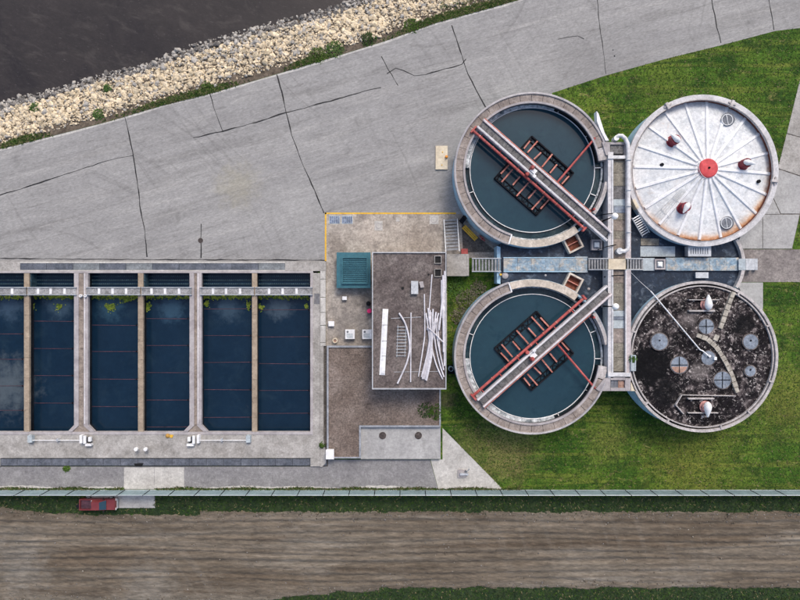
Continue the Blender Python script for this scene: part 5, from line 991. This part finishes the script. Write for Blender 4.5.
blades(34000, (440, -20, 900, 489), ok_lawn, ['blade_mid', 'blade_dark', 'blade_light', 'blade_dry'], [5, 3.5, 2.6, 1.0], .04, .11, 'lawn_grass', 'short green lawn grass around the tanks')
def ok_verge(x, y):
    yt = (514.5 - 7 * math.exp(-((x + 10) / 50) ** 2) if x < 200 else 511.5); yb = (602 - 10 * min(1, max(0, (x - 250) / 90)) if x < 380 else 588)
    if 86 < x < 155 and y < 508: return False
    return y < yt + random.gauss(.5, 1.4) or y > yb - random.gauss(.5, 1.4)
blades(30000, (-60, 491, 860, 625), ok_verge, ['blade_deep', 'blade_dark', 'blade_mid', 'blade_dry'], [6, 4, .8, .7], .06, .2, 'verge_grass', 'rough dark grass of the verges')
blades(5000, (-60, 487.2, 520, 490.2), lambda x, y: not 124 < x < 156 and y > 488.4 - .9 * math.sin(x * .11) - random.random(), ['blade_dark', 'blade_dry', 'blade_mid'], [4, 2, 2], .08, .2, 'fence_grass', 'thin grass strip at the foot of the fence')
def bank_ok(x, y):
    e = interp(EDGE, x); g_ = .5 + .5 * math.sin(x * .045 + 1.3 * math.sin(x * .021)); return e - 5.5 * (.35 + g_) < y < e + .2 and random.random() < g_ ** 2.2
blades(5000, (-30, -10, 540, 170), bank_ok, ['blade_dark', 'blade_mid', 'blade_dry'], [4, 3, 2.4], .06, .2, 'bank_grass', 'grass tufts along the top of the stone bank')
def plant(px, py, r, h, n, mat, label, z=0., group=None, name='shrub'):
    t = thing(name, label, 'plant', (px, py), z, group); X_, Y_ = W(px, py, z)
    mb = MB()
    for k_ in range(max(3, n // 40)): a = random.random() * 6.28; q = r * random.uniform(.2, .7); mb.tube([(X_, Y_, z), (X_ + math.cos(a) * q, Y_ + math.sin(a) * q, z + h * random.uniform(.5, .9))], [.02, .008], 4)
    build('stem', mb, 'bank_soil', t)
    mb = MB()
    for _ in range(n):
        q = r * random.random() ** .5; a = random.random() * 6.28; zz = z + h * (1 - (q / r) ** 2) * random.uniform(.3, 1.0) + .02
        cx, cy = X_ + q * math.cos(a), Y_ + q * math.sin(a); l = random.uniform(.10, .24); b_ = random.random() * 6.28; dx_, dy_ = math.cos(b_) * l, math.sin(b_) * l; tl_ = random.uniform(-.06, .06)
        mb.add([(cx, cy, zz), (cx + dx_ * .5 - dy_ * .3, cy + dy_ * .5 + dx_ * .3, zz + tl_), (cx + dx_, cy + dy_, zz + tl_ * .5), (cx + dx_ * .5 + dy_ * .3, cy + dy_ * .5 - dx_ * .3, zz - tl_)], [(0, 1, 2, 3)])
    build('leaves', mb, mat, t, recalc=False); return t
plant(36, 108.5, .75, .5, 260, 'leaf_green', 'green weed clump near the left end of the stones', -1.0, 'weeds among the stones', 'weed')
plant(108, 89, .6, .5, 220, 'leaf_green', 'green weed clump growing midway up the stones', -.9, 'weeds among the stones', 'weed')
plant(98.5, 114.5, .7, .3, 200, 'leaf_green', 'low green weed clump at the road edge on the left', -.1, 'weeds at the road edge', 'weed')
plant(208, 88, .8, .35, 220, 'blade_mid', 'green weed clump at the road edge above the short crack', -.1, 'weeds at the road edge', 'weed')
plant(318, 56.5, 1.2, .35, 420, 'blade_mid', 'broad green weed clump at the road edge left of the light slab', -.1, 'weeds at the road edge', 'weed')
plant(335, 50.5, 1.2, .35, 420, 'leaf_green', 'bright green weed clump at the middle of the road edge', -.1, 'weeds at the road edge', 'weed')
plant(369, 40, 1.0, .35, 340, 'blade_dark', 'dark green weed clump at the road edge near its upper end', -.1, 'weeds at the road edge', 'weed')
plant(412, 27, 1.1, .35, 340, 'blade_mid', 'green weed clump at the road edge furthest right', -.1, 'weeds at the road edge', 'weed')
plant(67, 468, .45, .4, 150, 'blade_mid', 'small green tuft on the lane beside the trench', 0, None, 'weed')
plant(632.8, 359, .42, .35, 160, 'leaf_green', 'green plant growing in the pale planter box', TZ + .3, None, 'potted_plant')
plant(467, 300, 1.4, .8, 420, 'leaf_dry', 'dry grey brush beside the lower clarifier near the landing', 0, 'dry brush by the clarifier')
plant(459.5, 316, 1.1, .7, 320, 'leaf_dry', 'dry grey brush lower down between building and clarifier', 0, 'dry brush by the clarifier')
plant(478, 289, 1.0, .6, 260, 'leaf_dry', 'dry grey brush closest to the walkway stair', 0, 'dry brush by the clarifier')
plant(455, 287, 1.3, .35, 420, 'leaf_green', 'green ground plants just below the landing', 0)
plant(437, 412, 1.0, .4, 260, 'blade_mid', 'tall dark plant growing on the right edge of the low roof', LT - .1, None)
plant(426, 410, 1.0, .2, 200, 'blade_dark', 'flat mossy plant on the low gravel roof', LT - .1, None, 'moss')
plant(322, 300 + 145, .35, .4, 90, 'blade_mid', 'thin weed in the gap beside the low building', .2, None, 'weed')
# small stand on the triangle slab and ghostly white marks by the road edge
t = thing('dish_stand', 'small pale ground stand with pole on the triangular slab', 'stand', (462, 473)); part('base', 'coping', t, lambda m: m.rect(458, 470, 466, 477.6, .03, .22)); part('foot', 'galvanised', t, lambda m: m.rect(460, 473.4, 468.4, 475.4, .22, .5)); part('pole', 'galvanised', t, lambda m: m.ptube([(466, 473, .3), (469.6, 468.4, 1.3)], .05, 8)); part('dish', 'hatch_dark', t, lambda m: m.disc((465.8, 472), 1.4, .22, .34, 12))

PB = [[], [], []]; nV = 0
for _ in range(4200):
    x = random.uniform(-40, 840); yt = (514.5 - 7 * math.exp(-((x + 10) / 50) ** 2) if x < 200 else 511.5); yb = (602 - 10 * min(1, max(0, (x - 250) / 90)) if x < 380 else 588)
    q = random.random(); y = yt + abs(random.gauss(0, 5)) if q < .45 else (yb - abs(random.gauss(0, 5)) if q < .7 else random.uniform(yt, yb))
    if y < yt + 2 or y > yb - 2: continue
    PB[0].append(stone((*W(x, y), .10), random.choice([.03, .04, .05, .07, .1]))); PB[1].append(ICF + nV); PB[2] += [random.choice([0, 1, 1, 1, 0, 2])] * 20; nV += 12
me = bpy.data.meshes.new('track_pebbles'); me.from_pydata(np.concatenate(PB[0]).tolist(), [], np.concatenate(PB[1]).tolist())
for s_ in ('stone_dark', 'bank_soil', 'stone_clod'): me.materials.append(MATS[s_])
me.polygons.foreach_set('material_index', PB[2]); me.update()
o = bpy.data.objects.new('track_pebbles', me); COL.objects.link(o); tag(o, 'pebbles and clods strewn over the dirt track', 'pebbles', None, 'stuff')

mb = MB(); vs = []; xs_ = np.linspace(-60, 430, 180)
for j, x in enumerate(xs_):
    h = max(.15, 1.6 + 1.3 * math.sin(x * .07) * math.sin(x * .019 + 1) + random.uniform(-.5, .5)); vs += [(*W(x, 488.2, .026), .026), (*W(x, 488.2 - h, .026), .026)]
mb.v = vs; mb.f = [(2 * j, 2 * j + 2, 2 * j + 3, 2 * j + 1) for j in range(len(xs_) - 1)]
build('worn_edge', mb, 'pale_concrete', low, recalc=False)
t = thing('leaning_board', 'tapered white board leaning beside the upper clarifier rim', 'board', (602, 128), 0)
part('sheet', 'white_paint', t, lambda m: m.poly([(596.6, 111), (598.6, 113.6), (604.6, 132.6), (609, 140.4), (605.6, 140.6), (600.4, 130), (597, 121)], TZ - .6, TZ + .25))
part('brace', 'galvanised', t, lambda m: m.ptube([(599.5, 124, TZ + .2), (596.5, 126, TZ - .1)], .05, 6))
t = thing('yellow_marker', 'small yellow-orange marker post by the blue wall corner', 'post', (500.8, 274.6), 0)
part('post', 'orange', t, lambda m: m.disc((500.8, 274.4), .9, 0, MZ + .5, 10)); part('cap', 'yellow_paint', t, lambda m: m.disc((500.8, 274.4), 1.1, MZ + .5, MZ + .56, 10))
solid('pale_dome', 'coping', 'small pale dome on the membrane beside the yellow marker', 'dome', lambda m: m.lathe(W(505, 275.6, MZ), [(.42, MZ), (.38, MZ + .15), (.2, MZ + .26), (.05, MZ + .3)], 14), smooth=True)
for (x, y, r_, l) in ((588.5, 289, 1.6, 'small white mushroom vent on the navy membrane by the lower clarifier bridge'), (545.4, 275.4, 1.3, 'tiny pale mushroom vent on the navy membrane below the blue walkway')):
    solid('mushroom_vent', 'coping', l, 'vent', lambda m: m.lathe(W(x, y, MZ), [(r_ * .12, MZ), (r_ * .1, MZ + .12), (.04, MZ + .18)], 10))
